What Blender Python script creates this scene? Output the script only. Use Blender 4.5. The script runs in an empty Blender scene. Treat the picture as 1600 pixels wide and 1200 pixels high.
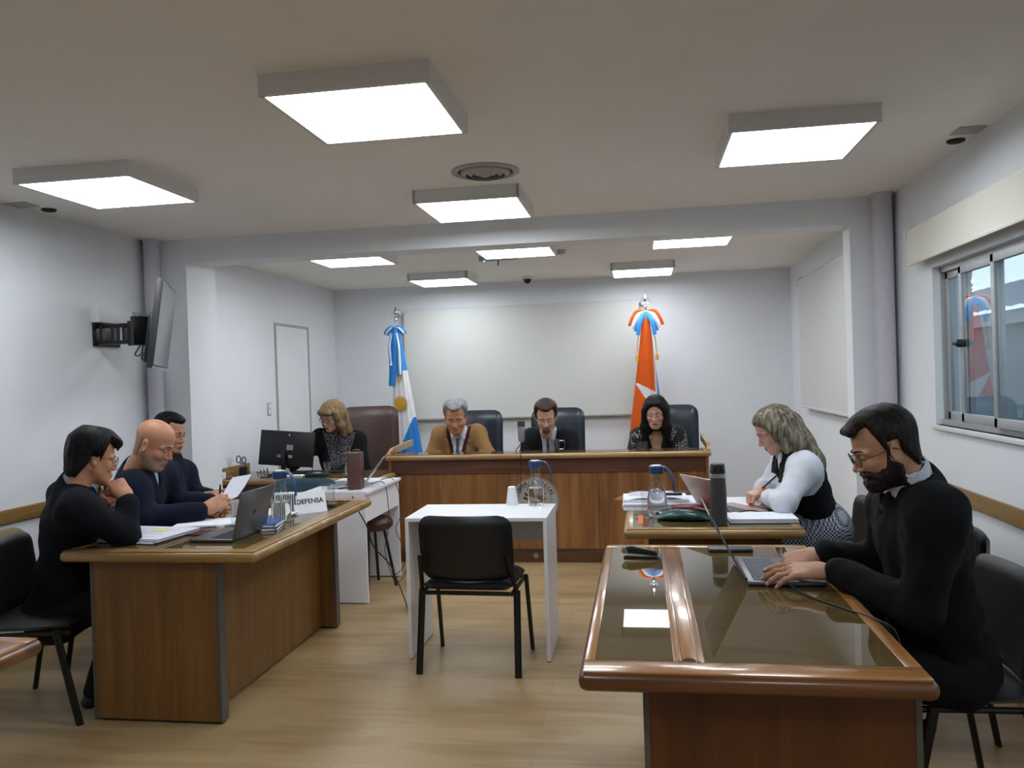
import bpy, bmesh, math, random
import numpy as np
from mathutils import Vector, Matrix
random.seed(7); rng = np.random.default_rng(7)
PI = math.pi
C = bpy.context.scene.collection
SC = bpy.context.scene

# ---------------------------------------------------------------- camera (solved from the ceiling panels)
FOC = 1263.9
YAW, PITCH, ROLL = [math.radians(a) for a in (9.018, -0.421, -1.834)]
EYE = 1.5
_f = np.array([-math.sin(YAW) * math.cos(PITCH), math.cos(YAW) * math.cos(PITCH), math.sin(PITCH)])
_r = np.array([math.cos(YAW), math.sin(YAW), 0.0]); _u = np.cross(_r, _f)
_r, _u = math.cos(ROLL) * _r + math.sin(ROLL) * _u, -math.sin(ROLL) * _r + math.cos(ROLL) * _u
cam = bpy.data.cameras.new('camera'); camo = bpy.data.objects.new('camera', cam); C.objects.link(camo)
cam.sensor_fit = 'HORIZONTAL'; cam.sensor_width = 36.0; cam.lens = FOC / 1600 * 36; cam.clip_start = 0.05
camo.matrix_world = Matrix(((_r[0], _u[0], -_f[0], 0), (_r[1], _u[1], -_f[1], 0), (_r[2], _u[2], -_f[2], EYE), (0, 0, 0, 1)))
SC.camera = camo

# ---------------------------------------------------------------- sky, exposure, daylight
SC.view_settings.view_transform = 'Standard'; SC.view_settings.look = 'None'
SC.view_settings.gamma = 1.0; SC.view_settings.use_curve_mapping = False
SC.view_settings.exposure = EXPO = 1.63
W = bpy.data.worlds.new('overcast_sky'); SC.world = W; W.use_nodes = True
W.node_tree.nodes['Background'].inputs[0].default_value = (0.74, 0.82, 0.92, 1)
W.node_tree.nodes['Background'].inputs[1].default_value = 0.8
PANEL_GAIN = 4.6          # light given by every ceiling panel


SC.cycles.diffuse_bounces = 8; SC.cycles.max_bounces = 14; SC.cycles.transparent_max_bounces = 16


def at(px, py, Y):
    """The point at depth Y seen along the measured sight line (px, py)."""
    d = _f + _r * (px - 800) / FOC - _u * (py - 600) / FOC
    t = Y / d[1]
    return np.array([d[0] * t, Y, EYE + d[2] * t])


# ---------------------------------------------------------------- materials
def lin(h):
    h = h.lstrip('#'); v = [int(h[i:i + 2], 16) / 255 for i in (0, 2, 4)]
    return tuple([(c / 12.92 if c <= 0.04045 else ((c + 0.055) / 1.055) ** 2.4) for c in v] + [1.0])


class NT:
    def __init__(s, name):
        s.m = bpy.data.materials.new(name); s.m.use_nodes = True
        s.t = s.m.node_tree; s.b = s.t.nodes['Principled BSDF']

    def n(s, typ, **kw):
        n = s.t.nodes.new(typ)
        for k, v in kw.items():
            if k.startswith('i_'):
                key = k[2:]
                key = int(key) if key.isdigit() else key.replace('_', ' ')
                n.inputs[key].default_value = v
            else:
                setattr(n, k, v)
        return n

    def l(s, a, b): s.t.links.new(a, b)

    def coords(s, scale=(1, 1, 1), rot=(0, 0, 0), which='Object'):
        tc = s.n('ShaderNodeTexCoord'); mp = s.n('ShaderNodeMapping')
        mp.inputs['Scale'].default_value = scale; mp.inputs['Rotation'].default_value = rot
        s.l(tc.outputs[which], mp.inputs['Vector']); return mp.outputs['Vector']

    def ramp(s, fac, stops):
        r = s.n('ShaderNodeValToRGB'); e = r.color_ramp.elements
        while len(e) < len(stops): e.new(0.5)
        for k, (p, c) in enumerate(stops):
            e[k].position = p; e[k].color = lin(c) if isinstance(c, str) else c
        s.l(fac, r.inputs['Fac']); return r.outputs['Color']

    def bump(s, h, strength, dist=0.002):
        b = s.n('ShaderNodeBump'); b.inputs['Strength'].default_value = strength; b.inputs['Distance'].default_value = dist
        s.l(h, b.inputs['Height']); s.l(b.outputs['Normal'], s.b.inputs['Normal'])

    def set(s, **kw):
        for k, v in kw.items(): s.b.inputs[k.replace('_', ' ')].default_value = v
        return s


def plain(name, col, rough=0.5, metal=0.0, noise=0.06, nscale=30, bump=0.0, spec=0.5, **kw):
    t = NT(name); c = lin(col) if isinstance(col, str) else col
    n = t.n('ShaderNodeTexNoise', i_Scale=nscale, i_Detail=3.0); t.l(t.coords(), n.inputs['Vector'])
    lo = tuple([x * (1 - noise) for x in c[:3]] + [1]); hi = tuple([min(1, x * (1 + noise)) for x in c[:3]] + [1])
    t.l(t.ramp(n.outputs['Fac'], [(0.3, lo), (0.7, hi)]), t.b.inputs['Base Color'])
    if bump: t.bump(n.outputs['Fac'], bump, 0.001)
    t.set(Roughness=rough, Metallic=metal, **{'Specular_IOR_Level': spec}); t.set(**kw)
    return t.m


def wood(name, dark, mid, light, axis=2, rough=0.35, scale=1.0, coat=0.0, off=0.0):
    t = NT(name)
    sc = [14 * scale] * 3; sc[axis] = 0.9 * scale
    n1 = t.n('ShaderNodeTexNoise', i_Scale=1.0, i_Detail=5.0, i_Distortion=0.6); t.l(t.coords(tuple(sc)), n1.inputs['Vector'])
    sc2 = [90 * scale] * 3; sc2[axis] = 3 * scale
    n2 = t.n('ShaderNodeTexNoise', i_Scale=1.0, i_Detail=3.0); t.l(t.coords(tuple(sc2)), n2.inputs['Vector'])
    n3 = t.n('ShaderNodeTexNoise', i_Scale=1.7 * scale, i_Detail=2.0); t.l(t.coords(), n3.inputs['Vector'])
    a = t.n('ShaderNodeMath', operation='MULTIPLY_ADD'); t.l(n2.outputs['Fac'], a.inputs[0]); a.inputs[1].default_value = 0.35
    t.l(n1.outputs['Fac'], a.inputs[2])
    b = t.n('ShaderNodeMath', operation='MULTIPLY_ADD'); t.l(n3.outputs['Fac'], b.inputs[0]); b.inputs[1].default_value = 0.3
    t.l(a.outputs[0], b.inputs[2])
    t.l(t.ramp(b.outputs[0], [(0.55 + off, dark), (0.8 + off, mid), (1.05 + off, light)]), t.b.inputs['Base Color'])
    t.bump(n2.outputs['Fac'], 0.08, 0.001)
    t.set(Roughness=rough, Coat_Weight=coat, Coat_Roughness=0.12)
    return t.m


def glassy(name, col=(1, 1, 1, 1), rough=0.0, ior=1.45):
    t = NT(name); t.set(Base_Color=col, Roughness=rough, Transmission_Weight=1.0, IOR=ior); return t.m


def fabric(name, col, scale=400, amt=0.25, rough=0.95, sheen=0.0):
    t = NT(name); c = lin(col)
    n = t.n('ShaderNodeTexNoise', i_Scale=scale, i_Detail=2.0); t.l(t.coords(), n.inputs['Vector'])
    n2 = t.n('ShaderNodeTexNoise', i_Scale=7.0, i_Detail=3.0); t.l(t.coords(), n2.inputs['Vector'])
    m = t.n('ShaderNodeMath', operation='ADD'); t.l(n.outputs['Fac'], m.inputs[0]); t.l(n2.outputs['Fac'], m.inputs[1])
    lo = tuple([x * (1 - amt) for x in c[:3]] + [1]); hi = tuple([min(1, x * (1 + amt)) for x in c[:3]] + [1])
    t.l(t.ramp(m.outputs[0], [(0.7, lo), (1.3, hi)]), t.b.inputs['Base Color'])
    t.bump(n.outputs['Fac'], 0.25, 0.0008); t.set(Roughness=rough, Sheen_Weight=sheen, **{'Specular_IOR_Level': 0.25}); return t.m


M = {}
M['wall'] = plain('painted_wall', '#e1e5ea', 0.75, noise=0.012, nscale=6, bump=0.03)
M['ceiling'] = plain('painted_ceiling', '#efece7', 0.85, noise=0.012, nscale=5, bump=0.03)
M['trimwhite'] = plain('white_enamel', '#d9dadb', 0.45, noise=0.02)
M['pipe'] = plain('grey_lilac_paint', '#c4c3ce', 0.5, noise=0.02)
M['oak'] = wood('oak_veneer', '#674720', '#765329', '#835f31', 2, 0.4)
M['oak_edge'] = wood('oak_edge', '#71542b', '#8e6e3e', '#a2824e', 0, 0.35, coat=0.3)
M['oak_edge_y'] = wood('oak_edge_y', '#71542b', '#8e6e3e', '#a2824e', 1, 0.35, coat=0.3)
M['rail_wood'] = wood('rail_wood', '#6d5022', '#856530', '#94743c', 1, 0.4)
M['cherry'] = wood('cherry_panel', '#4a260f', '#5a3012', '#673a17', 2, 0.4, coat=0.1)
M['cherry_edge'] = wood('cherry_edge', '#7c4f2a', '#9e6c3a', '#b38450', 0, 0.25, coat=0.7)
M['cherry_edge_y'] = wood('cherry_edge_y', '#7c4f2a', '#9e6c3a', '#b38450', 1, 0.25, coat=0.7)
M['cherry_nose'] = wood('cherry_nose', '#42230f', '#5a3315', '#70441f', 0, 0.32, coat=0.3)
M['bench_panel'] = wood('bench_panel', '#6e4524', '#875a31', '#9a6c3f', 2, 0.42, off=0.02)
M['bench_dark'] = wood('bench_dark', '#432818', '#583726', '#6a4633', 0, 0.4)
M['bench_edge'] = wood('bench_edge', '#846038', '#a17e50', '#b49264', 0, 0.3, coat=0.4)
M['pale_wood'] = wood('pale_wood', '#8c744c', '#a08860', '#b09a72', 2, 0.45)
M['melamine'] = plain('white_melamine', '#dfe0e6', 0.35, noise=0.01)
M['inset'] = wood('glass_backed_top', '#5b4a2c', '#6d5a38', '#7d6944', 0, 0.5)
_t = NT('glass_over_wood'); _t.set(Roughness=0.015, IOR=1.5)
_n = _t.n('ShaderNodeTexNoise', i_Scale=1.0, i_Detail=4.0); _t.l(_t.coords((3, 22, 3)), _n.inputs['Vector'])
_t.l(_t.ramp(_n.outputs['Fac'], [(0.3, '#4d3f22'), (0.7, '#5f4f2e')]), _t.b.inputs['Base Color']); M['topglass'] = _t.m
M['leather'] = plain('black_leather', '#15171a', 0.38, noise=0.15, nscale=160, bump=0.12)
M['leather_blue'] = plain('navy_leather', '#16222f', 0.34, noise=0.15, nscale=140, bump=0.12)
M['leather_brown'] = plain('brown_leather', '#3f2821', 0.4, noise=0.12, nscale=140, bump=0.15)
M['black_steel'] = plain('black_painted_steel', '#0d0e10', 0.35, noise=0.05)
M['black_plastic'] = plain('black_plastic', '#111214', 0.4, noise=0.05)
M['dark_grey'] = plain('dark_grey_plastic', '#2c2e31', 0.45)
M['grey_plastic'] = plain('grey_plastic', '#8d8f92', 0.45)
M['edge_band'] = plain('grey_edge_band', '#57534c', 0.5)
M['chrome'] = plain('chrome', '#c9cbd0', 0.15, metal=1.0, noise=0.02)
M['alu'] = plain('aluminium', '#9a9ca0', 0.35, metal=0.85, noise=0.04)
M['alu_paint'] = plain('window_aluminium', '#a9adb0', 0.45, metal=0.3, noise=0.04)
M['silver'] = plain('laptop_silver', '#a9abb0', 0.35, metal=0.7, noise=0.02)
M['space_grey'] = plain('laptop_grey', '#6c6e72', 0.35, metal=0.7, noise=0.02)
M['rose'] = plain('laptop_rose', '#b99d92', 0.38, metal=0.5, noise=0.02)
M['key'] = plain('keycaps', '#1d2024', 0.5)
M['key_grey'] = plain('keycaps_grey', '#4c5563', 0.5)
M['screen'] = plain('dark_screen', '#0a0c10', 0.08, noise=0.0)
M['tv_screen'] = plain('television_glass', '#2a343b', 0.16, noise=0.0)
M['paper'] = plain('white_paper', '#e3e5ee', 0.8, noise=0.02)
M['paper2'] = plain('printed_paper', '#c9ccd8', 0.8, noise=0.02)
M['marker'] = plain('yellow_marker', '#d8e04a', 0.8)
M['ink'] = plain('black_ink', '#101010', 0.7)
M['red'] = plain('red_cover', '#93262a', 0.5)
M['maroon'] = plain('maroon_folder', '#4a1a20', 0.5)
M['blue_cover'] = plain('blue_cover', '#2b4f8f', 0.5)
M['navy_plastic'] = plain('navy_lid_plastic', '#24446f', 0.35)
M['cyan_tag'] = plain('turquoise_tag', '#6fa0a5', 0.6)
M['pink_tag'] = plain('pink_tag', '#d98a8a', 0.6)
M['orange_tag'] = plain('orange_strip', '#cf6a34', 0.7)
M['glass'] = glassy('clear_glass')
M['water'] = glassy('water', (0.98, 0.99, 1, 1), 0.0, 1.33)
M['cup_plastic'] = plain('cloudy_cup', '#c8ccd4', 0.25, noise=0.02, Transmission_Weight=0.55, Alpha=1.0)
M['white_cup'] = plain('white_cup', '#dfe3e8', 0.4, noise=0.01)
M['juice'] = glassy('pale_liquid', (0.93, 0.95, 0.82, 1), 0.05, 1.33)
M['pink_liquid'] = plain('pink_liquid', '#d9836f', 0.2)
M['thermos'] = plain('charcoal_flask', '#3b3b3c', 0.5, noise=0.04)
M['steel'] = plain('brushed_steel', '#b6b8ba', 0.3, metal=0.9)
M['brown_box'] = plain('brown_case', '#583c34', 0.55, noise=0.06)
M['cable'] = plain('black_cable', '#121214', 0.5)
M['teal_fabric'] = fabric('grey_blue_fabric', '#3d5360', 300)
M['felt_white'] = plain('blind_cloth', '#cccccb', 0.9, noise=0.01, nscale=60)
M['felt_cream'] = plain('cream_blind_cloth', '#d9d7cd', 0.9, noise=0.01, nscale=60)
M['screen_cloth'] = plain('projection_cloth', '#d0d2cf', 0.9, noise=0.01, nscale=60)
M['led_green'] = NT('green_led').set(Emission_Color=lin('#40ffc0'), Emission_Strength=3.0).m
M['panel_light'] = NT('lit_diffuser').set(Base_Color=(0.8, 0.8, 0.8, 1), Emission_Color=(0.93, 0.985, 1.03, 1), Emission_Strength=PANEL_GAIN).m
M['hole'] = plain('dark_hole', '#22211f', 0.8)
M['vent'] = plain('vent_paint', '#a9a8a6', 0.5)
M['vent_dark'] = plain('vent_gap', '#3a3a3a', 0.8)
M['flag_blue'] = fabric('sky_blue_cloth', '#3f86c8', 500, 0.06)
M['flag_deep'] = fabric('royal_blue_cloth', '#2f78c4', 500, 0.06)
M['flag_white'] = fabric('white_cloth', '#d9dadd', 500, 0.04)
M['flag_orange'] = fabric('orange_cloth', '#d55a20', 500, 0.06)
M['gold'] = plain('gold_thread', '#c99a2a', 0.45, noise=0.1)


# floor laminate: planks running across the room
_t = NT('oak_laminate'); _v = _t.coords((1, 1, 1))
_br = _t.n('ShaderNodeTexBrick', offset=0.37, i_Scale=1.0, i_Mortar_Size=0.0012, i_Mortar_Smooth=0.3, i_Bias=0.0, i_Brick_Width=1.25, i_Row_Height=0.19)
_br.inputs['Color1'].default_value = lin('#a48d68'); _br.inputs['Color2'].default_value = lin('#9c835d'); _br.inputs['Mortar'].default_value = lin('#84724f')
_t.l(_v, _br.inputs['Vector'])
_n1 = _t.n('ShaderNodeTexNoise', i_Scale=1.0, i_Detail=6.0, i_Distortion=1.0); _t.l(_t.coords((1.2, 14, 1)), _n1.inputs['Vector'])
_n2 = _t.n('ShaderNodeTexNoise', i_Scale=1.0, i_Detail=2.0); _t.l(_t.coords((1.4, 3.2, 1)), _n2.inputs['Vector'])
_a = _t.n('ShaderNodeMath', operation='ADD'); _t.l(_n1.outputs['Fac'], _a.inputs[0]); _t.l(_n2.outputs['Fac'], _a.inputs[1])
_mx = _t.n('ShaderNodeMix', data_type='RGBA', blend_type='MULTIPLY'); _mx.inputs['Factor'].default_value = 1.0
_t.l(_br.outputs['Color'], _mx.inputs[6]); _t.l(_t.ramp(_a.outputs[0], [(0.7, (0.74, 0.68, 0.58, 1)), (1.0, (0.95, 0.93, 0.9, 1)), (1.3, (1, 1, 1, 1))]), _mx.inputs[7])
_t.l(_mx.outputs[2], _t.b.inputs['Base Color']); _t.bump(_br.outputs['Fac'], -0.15, 0.001); _t.set(Roughness=0.38)
M['floor'] = _t.m


# ---------------------------------------------------------------- mesh helpers
class MB:
    """Collects shapes; build() links them as one mesh object."""
    def __init__(s): s.bm = bmesh.new()

    def _mark(s, n0, m):
        if m:
            s.bm.faces.ensure_lookup_table()
            for f in s.bm.faces[n0:]: f.material_index = m

    def box(s, x0, x1, y0, y1, z0, z1, r=0.0, seg=2, m=0, T=None):
        n0 = len(s.bm.faces); tmp = bmesh.new()
        vs = [tmp.verts.new((x, y, z)) for x in (x0, x1) for y in (y0, y1) for z in (z0, z1)]
        for q in ((0, 1, 3, 2), (4, 6, 7, 5), (0, 4, 5, 1), (2, 3, 7, 6), (0, 2, 6, 4), (1, 5, 7, 3)):
            tmp.faces.new([vs[i] for i in q])
        if r > 0:
            r = min(r, 0.49 * min(abs(x1 - x0), abs(y1 - y0), abs(z1 - z0)))
            bmesh.ops.bevel(tmp, geom=tmp.edges[:], offset=r, segments=seg, affect='EDGES', profile=0.5)
        s.merge(tmp, T); s._mark(n0, m); return s

    def merge(s, tmp, T=None):
        if T is not None: bmesh.ops.transform(tmp, matrix=T, verts=tmp.verts)
        me = bpy.data.meshes.new('t'); tmp.to_mesh(me); tmp.free(); s.bm.from_mesh(me); bpy.data.meshes.remove(me)

    def poly(s, pts, m=0):
        n0 = len(s.bm.faces); s.bm.faces.new([s.bm.verts.new(p) for p in pts]); s._mark(n0, m); return s

    def prism(s, pts, lo, hi, axis=2, m=0, T=None, r=0.0):
        """pts: 2-D outline; extruded from lo to hi along axis (0: pts are y,z; 1: x,z; 2: x,y)."""
        n0 = len(s.bm.faces); tmp = bmesh.new()
        def P(a, b, c): return {0: (c, a, b), 1: (a, c, b), 2: (a, b, c)}[axis]
        A = [tmp.verts.new(P(a, b, lo)) for a, b in pts]; B = [tmp.verts.new(P(a, b, hi)) for a, b in pts]
        tmp.faces.new(A[::-1]); tmp.faces.new(B); n = len(pts)
        for i in range(n): tmp.faces.new((A[i], A[(i + 1) % n], B[(i + 1) % n], B[i]))
        bmesh.ops.recalc_face_normals(tmp, faces=tmp.faces[:])
        if r > 0: bmesh.ops.bevel(tmp, geom=tmp.edges[:], offset=r, segments=2, affect='EDGES', profile=0.5)
        s.merge(tmp, T); s._mark(n0, m); return s

    def lathe(s, prof, n=32, c=(0, 0), m=0, T=None, close=False):
        n0 = len(s.bm.faces); tmp = bmesh.new(); rings = []
        for r, z in prof:
            if r < 1e-6: rings.append([tmp.verts.new((c[0], c[1], z))])
            else: rings.append([tmp.verts.new((c[0] + r * math.cos(2 * PI * k / n), c[1] + r * math.sin(2 * PI * k / n), z)) for k in range(n)])
        pr = list(zip(rings[:-1], rings[1:])) + ([(rings[-1], rings[0])] if close else [])
        for a, b in pr:
            for k in range(n):
                k2 = (k + 1) % n
                if len(a) == 1 and len(b) == 1: break
                if len(a) == 1: tmp.faces.new((a[0], b[k2], b[k]))
                elif len(b) == 1: tmp.faces.new((a[k], a[k2], b[0]))
                else: tmp.faces.new((a[k], a[k2], b[k2], b[k]))
        s.merge(tmp, T); s._mark(n0, m); return s

    def tube(s, pts, r, n=10, m=0, cap=True, smooth=False, squash=None):
        """A round tube along pts; r a number or one radius per point."""
        pts = [Vector(p) for p in pts]
        if smooth: pts, r = spline(pts, r, smooth)
        n0 = len(s.bm.faces); L = len(pts); rr = r if hasattr(r, '__len__') else [r] * L
        up = Vector((0, 0, 1)); rings = []; prev = None
        for i, p in enumerate(pts):
            t = (pts[min(i + 1, L - 1)] - pts[max(i - 1, 0)]).normalized()
            if prev is None:
                a = up.cross(t)
                if a.length < 0.2: a = Vector((1, 0, 0)).cross(t)
            else: a = prev - t * prev.dot(t)
            a.normalize(); prev = a; b = t.cross(a); sq = squash or (1, 1)
            rings.append([s.bm.verts.new(p + (a * math.cos(2 * PI * k / n) * sq[0] + b * math.sin(2 * PI * k / n) * sq[1]) * rr[i]) for k in range(n)])
        for a, b in zip(rings[:-1], rings[1:]):
            for k in range(n): s.bm.faces.new((a[k], a[(k + 1) % n], b[(k + 1) % n], b[k]))
        if cap: s.bm.faces.new(rings[0][::-1]); s.bm.faces.new(rings[-1])
        s._mark(n0, m); return s

    def sheet(s, rows, m=0, thick=0.0, closed=False):
        """A surface through a grid of points, given thickness by solidifying."""
        n0 = len(s.bm.faces); tmp = bmesh.new()
        V = [[tmp.verts.new(tuple(p)) for p in row] for row in rows]
        for i in range(len(V) - 1):
            for j in range(len(V[i]) - 1 + (1 if closed else 0)):
                j2 = (j + 1) % len(V[i])
                tmp.faces.new((V[i][j], V[i][j2], V[i + 1][j2], V[i + 1][j]))
        if thick:
            bmesh.ops.recalc_face_normals(tmp, faces=tmp.faces[:])
            bmesh.ops.solidify(tmp, geom=tmp.faces[:], thickness=thick)
        s.merge(tmp); s._mark(n0, m); return s

    def move(s, T): bmesh.ops.transform(s.bm, matrix=T, verts=s.bm.verts); return s

    def build(s, name, mats, parent=None, smooth=30, loc=None):
        bmesh.ops.recalc_face_normals(s.bm, faces=s.bm.faces[:])
        me = bpy.data.meshes.new(name); s.bm.to_mesh(me); s.bm.free()
        for mt in (mats if isinstance(mats, (list, tuple)) else [mats]): me.materials.append(M[mt] if isinstance(mt, str) else mt)
        if smooth is not None:
            me.polygons.foreach_set('use_smooth', [True] * len(me.polygons))
            try: me.set_sharp_from_angle(angle=math.radians(smooth))
            except Exception: pass
        o = bpy.data.objects.new(name, me); C.objects.link(o)
        if parent is not None: o.parent = parent
        if loc is not None: o.location = loc
        return o


def spline(pts, r, k):
    L = len(pts); out = []; ro = []; rr = r if hasattr(r, '__len__') else [r] * L
    for i in range(L - 1):
        p0, p1, p2, p3 = pts[max(i - 1, 0)], pts[i], pts[i + 1], pts[min(i + 2, L - 1)]
        for j in range(k):
            t = j / k
            out.append(0.5 * ((2 * p1) + (p2 - p0) * t + (2 * p0 - 5 * p1 + 4 * p2 - p3) * t * t + (3 * p1 - p0 - 3 * p2 + p3) * t ** 3))
            ro.append(rr[i] * (1 - t) + rr[i + 1] * t)
    out.append(pts[-1]); ro.append(rr[-1]); return out, ro


def thing(name, label, cat, loc=(0, 0, 0), rotz=0.0, group=None):
    o = bpy.data.objects.new(name, None); C.objects.link(o); o.empty_display_size = 0.1
    o.location = loc; o.rotation_euler = (0, 0, rotz); return tag(o, label, cat, group)


def tag(o, label, cat, group=None, kind=None):
    o['label'] = label; o['category'] = cat
    if group: o['group'] = group
    if kind: o['kind'] = kind
    return o


def struct(mb, name, mat, parent=None, smooth=30):
    o = mb.build(name, mat, parent, smooth); o['kind'] = 'structure'; return o


KIDS = {}


def dup(root, loc, rotz=None, label=None, name=None):
    def cp(o, par):
        c = o.copy(); C.objects.link(c); c.parent = par
        for ch in [x for x in list(C.objects) if x.parent is o]: cp(ch, c)
        return c
    r = cp(root, None); r.location = loc
    if rotz is not None: r.rotation_euler = (0, 0, rotz)
    if label: r['label'] = label
    return r


def textmesh(txt, size, name, mat, parent, T, extrude=0.0004, align='CENTER', bold=0.0, cut=None):
    cu = bpy.data.curves.new('t', 'FONT'); cu.body = txt; cu.size = size; cu.extrude = extrude; cu.align_x = align; cu.offset = bold
    ob = bpy.data.objects.new('t', cu); C.objects.link(ob)
    dg = bpy.context.evaluated_depsgraph_get(); me = bpy.data.meshes.new_from_object(ob.evaluated_get(dg))
    C.objects.unlink(ob); bpy.data.objects.remove(ob); bpy.data.curves.remove(cu)
    me.materials.clear(); me.materials.append(M[mat]); me.transform(T)
    o = bpy.data.objects.new(name, me); C.objects.link(o); o.parent = parent; return o


def rotm(x=0, y=0, z=0): return (Matrix.Rotation(z, 4, 'Z') @ Matrix.Rotation(y, 4, 'Y') @ Matrix.Rotation(x, 4, 'X'))
def tr(x, y, z): return Matrix.Translation((x, y, z))
# ---------------------------------------------------------------- the room shell
CEIL = 2.578; XL, XR = -3.53, 1.6; YB = 8.95; YR = -2.6
struct(MB().box(XL - 0.2, XR + 0.2, YR - 0.2, YB + 0.2, -0.12, 0), 'floor', 'floor')
struct(MB().box(XL - 0.2, XR + 0.2, YR - 0.2, YB + 0.2, CEIL, CEIL + 0.15), 'ceiling', 'ceiling')
struct(MB().box(XL - 0.2, XL, YR, 5.83, 0, CEIL).box(XL - 0.2, XL + 0.05, 5.83, YB + 0.2, 0, CEIL), 'wall_left', 'wall')
WY0, WY1, WZ0, WZ1 = 0.6, 4.757, 1.17, 2.03
struct(MB().box(XR, XR + 0.14, YR, WY0, 0, CEIL).box(XR, XR + 0.14, WY1, YB + 0.2, 0, CEIL)
       .box(XR, XR + 0.14, WY0, WY1, 0, WZ0).box(XR, XR + 0.14, WY0, WY1, WZ1, CEIL), 'wall_right', 'wall')
struct(MB().box(XL, XR, YB, YB + 0.2, 0, CEIL), 'wall_back', 'wall')
struct(MB().box(XL, XR, YR - 0.2, YR, 0, CEIL), 'wall_front', 'wall')
struct(MB().box(XL, XR, 5.42, 5.65, 2.408, CEIL), 'trim_1', 'wall')                    # the beam over the alcove
struct(MB().box(XL, -3.22, 5.42, 5.83, 0, 2.408), 'trim_2', 'wall')                    # its left pier
struct(MB().box(1.34, XR, 5.42, 5.585, 0, 2.408), 'trim_3', 'wall')                    # its right pier
struct(MB().lathe([(0.055, 0), (0.055, CEIL - 0.02), (0.06, CEIL - 0.015), (0.06, CEIL)], 20, (-3.45, 5.36)), 'trim_4', 'pipe')
struct(MB().lathe([(0.06, 0), (0.06, CEIL - 0.02), (0.066, CEIL - 0.015), (0.066, CEIL)], 20, (1.52, 5.36)), 'trim_5', 'pipe')
def rail(name, x0, x1, y0, y1, z0, z1, mat='rail_wood'):
    return struct(MB().box(x0, x1, y0, y1, z0, z1, 0.006), name, mat)
rail('trim_6', XL, XL + 0.022, YR, 5.3, 0.777, 0.855)
rail('trim_7', XL + 0.05, XL + 0.072, 5.83, 6.75, 0.735, 0.822)
rail('trim_8', XR - 0.022, XR, YR, 5.29, 0.79, 0.871)
rail('baseboard_left', XL, XL + 0.014, YR, 5.42, 0, 0.085, 'pale_wood')
rail('baseboard_right', XR - 0.014, XR, YR, 5.42, 0, 0.085, 'pale_wood')
rail('baseboard_back', XL + 0.05, XR, YB - 0.014, YB, 0, 0.085, 'pale_wood')

# flush door in the alcove's left wall, seen as a joint and a slightly greyer leaf
d = struct(MB().box(XL + 0.05, XL + 0.056, 7.39, 8.14, 0, 2.085), 'door_1', 'wall')
struct(MB().box(XL + 0.05, XL + 0.064, 7.365, 7.39, 0, 2.11).box(XL + 0.05, XL + 0.064, 8.14, 8.165, 0, 2.11).box(XL + 0.05, XL + 0.064, 7.39, 8.14, 2.085, 2.11), 'door_frame', 'vent', d)
sw = thing('light_switch', 'small white double light switch plate on the wall left of the flush door', 'light switch', (XL + 0.05, 7.2, 1.28))
MB().box(0, 0.008, -0.035, 0.035, -0.06, 0.06, 0.003).build('plate', 'vent', sw)
MB().box(0.008, 0.012, -0.022, 0.022, 0.005, 0.05, 0.001).box(0.008, 0.012, -0.022, 0.022, -0.05, -0.005, 0.001).build('rocker', 'white_cup', sw)

# window: aluminium frame, sliding sashes, panes, sill
def schlick(nt, f0, amount):
    """Reflectance rising towards grazing angles, the same from both sides of a thin pane."""
    lw = nt.nodes.new('ShaderNodeLayerWeight'); lw.inputs[0].default_value = 0.5
    p = nt.nodes.new('ShaderNodeMath'); p.operation = 'POWER'; p.inputs[1].default_value = 4.0; nt.links.new(lw.outputs['Facing'], p.inputs[0])
    q = nt.nodes.new('ShaderNodeMath'); q.operation = 'MULTIPLY_ADD'; q.inputs[1].default_value = amount; q.inputs[2].default_value = f0; q.use_clamp = True
    nt.links.new(p.outputs[0], q.inputs[0]); return q.outputs[0]
pane = NT('window_pane'); nt = pane.t
for nd in list(nt.nodes):
    if nd.type == 'BSDF_PRINCIPLED': nt.nodes.remove(nd)
tb = nt.nodes.new('ShaderNodeBsdfTransparent'); tb.inputs[0].default_value = (0.72, 0.79, 0.82, 1)
gb = nt.nodes.new('ShaderNodeBsdfGlossy'); gb.inputs['Roughness'].default_value = 0.0
fr = schlick(nt, 0.045, 0.95)
mx = nt.nodes.new('ShaderNodeMixShader'); nt.links.new(fr, mx.inputs[0]); nt.links.new(tb.outputs[0], mx.inputs[1]); nt.links.new(gb.outputs[0], mx.inputs[2])
nt.links.new(mx.outputs[0], [n for n in nt.nodes if n.type == 'OUTPUT_MATERIAL'][0].inputs[0]); M['pane'] = pane.m
fw = MB(); x0, x1 = XR + 0.04, XR + 0.12
fw.box(x0 - 0.01, x1, WY0, WY1, WZ0, WZ0 + 0.03).box(x0, x1, WY0, WY1, WZ1 - 0.03, WZ1).box(x0, x1, WY0, WY0 + 0.03, WZ0, WZ1).box(x0, x1, WY1 - 0.012, WY1, WZ0, WZ1)
win = struct(fw, 'window_1', 'alu_paint')
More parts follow.
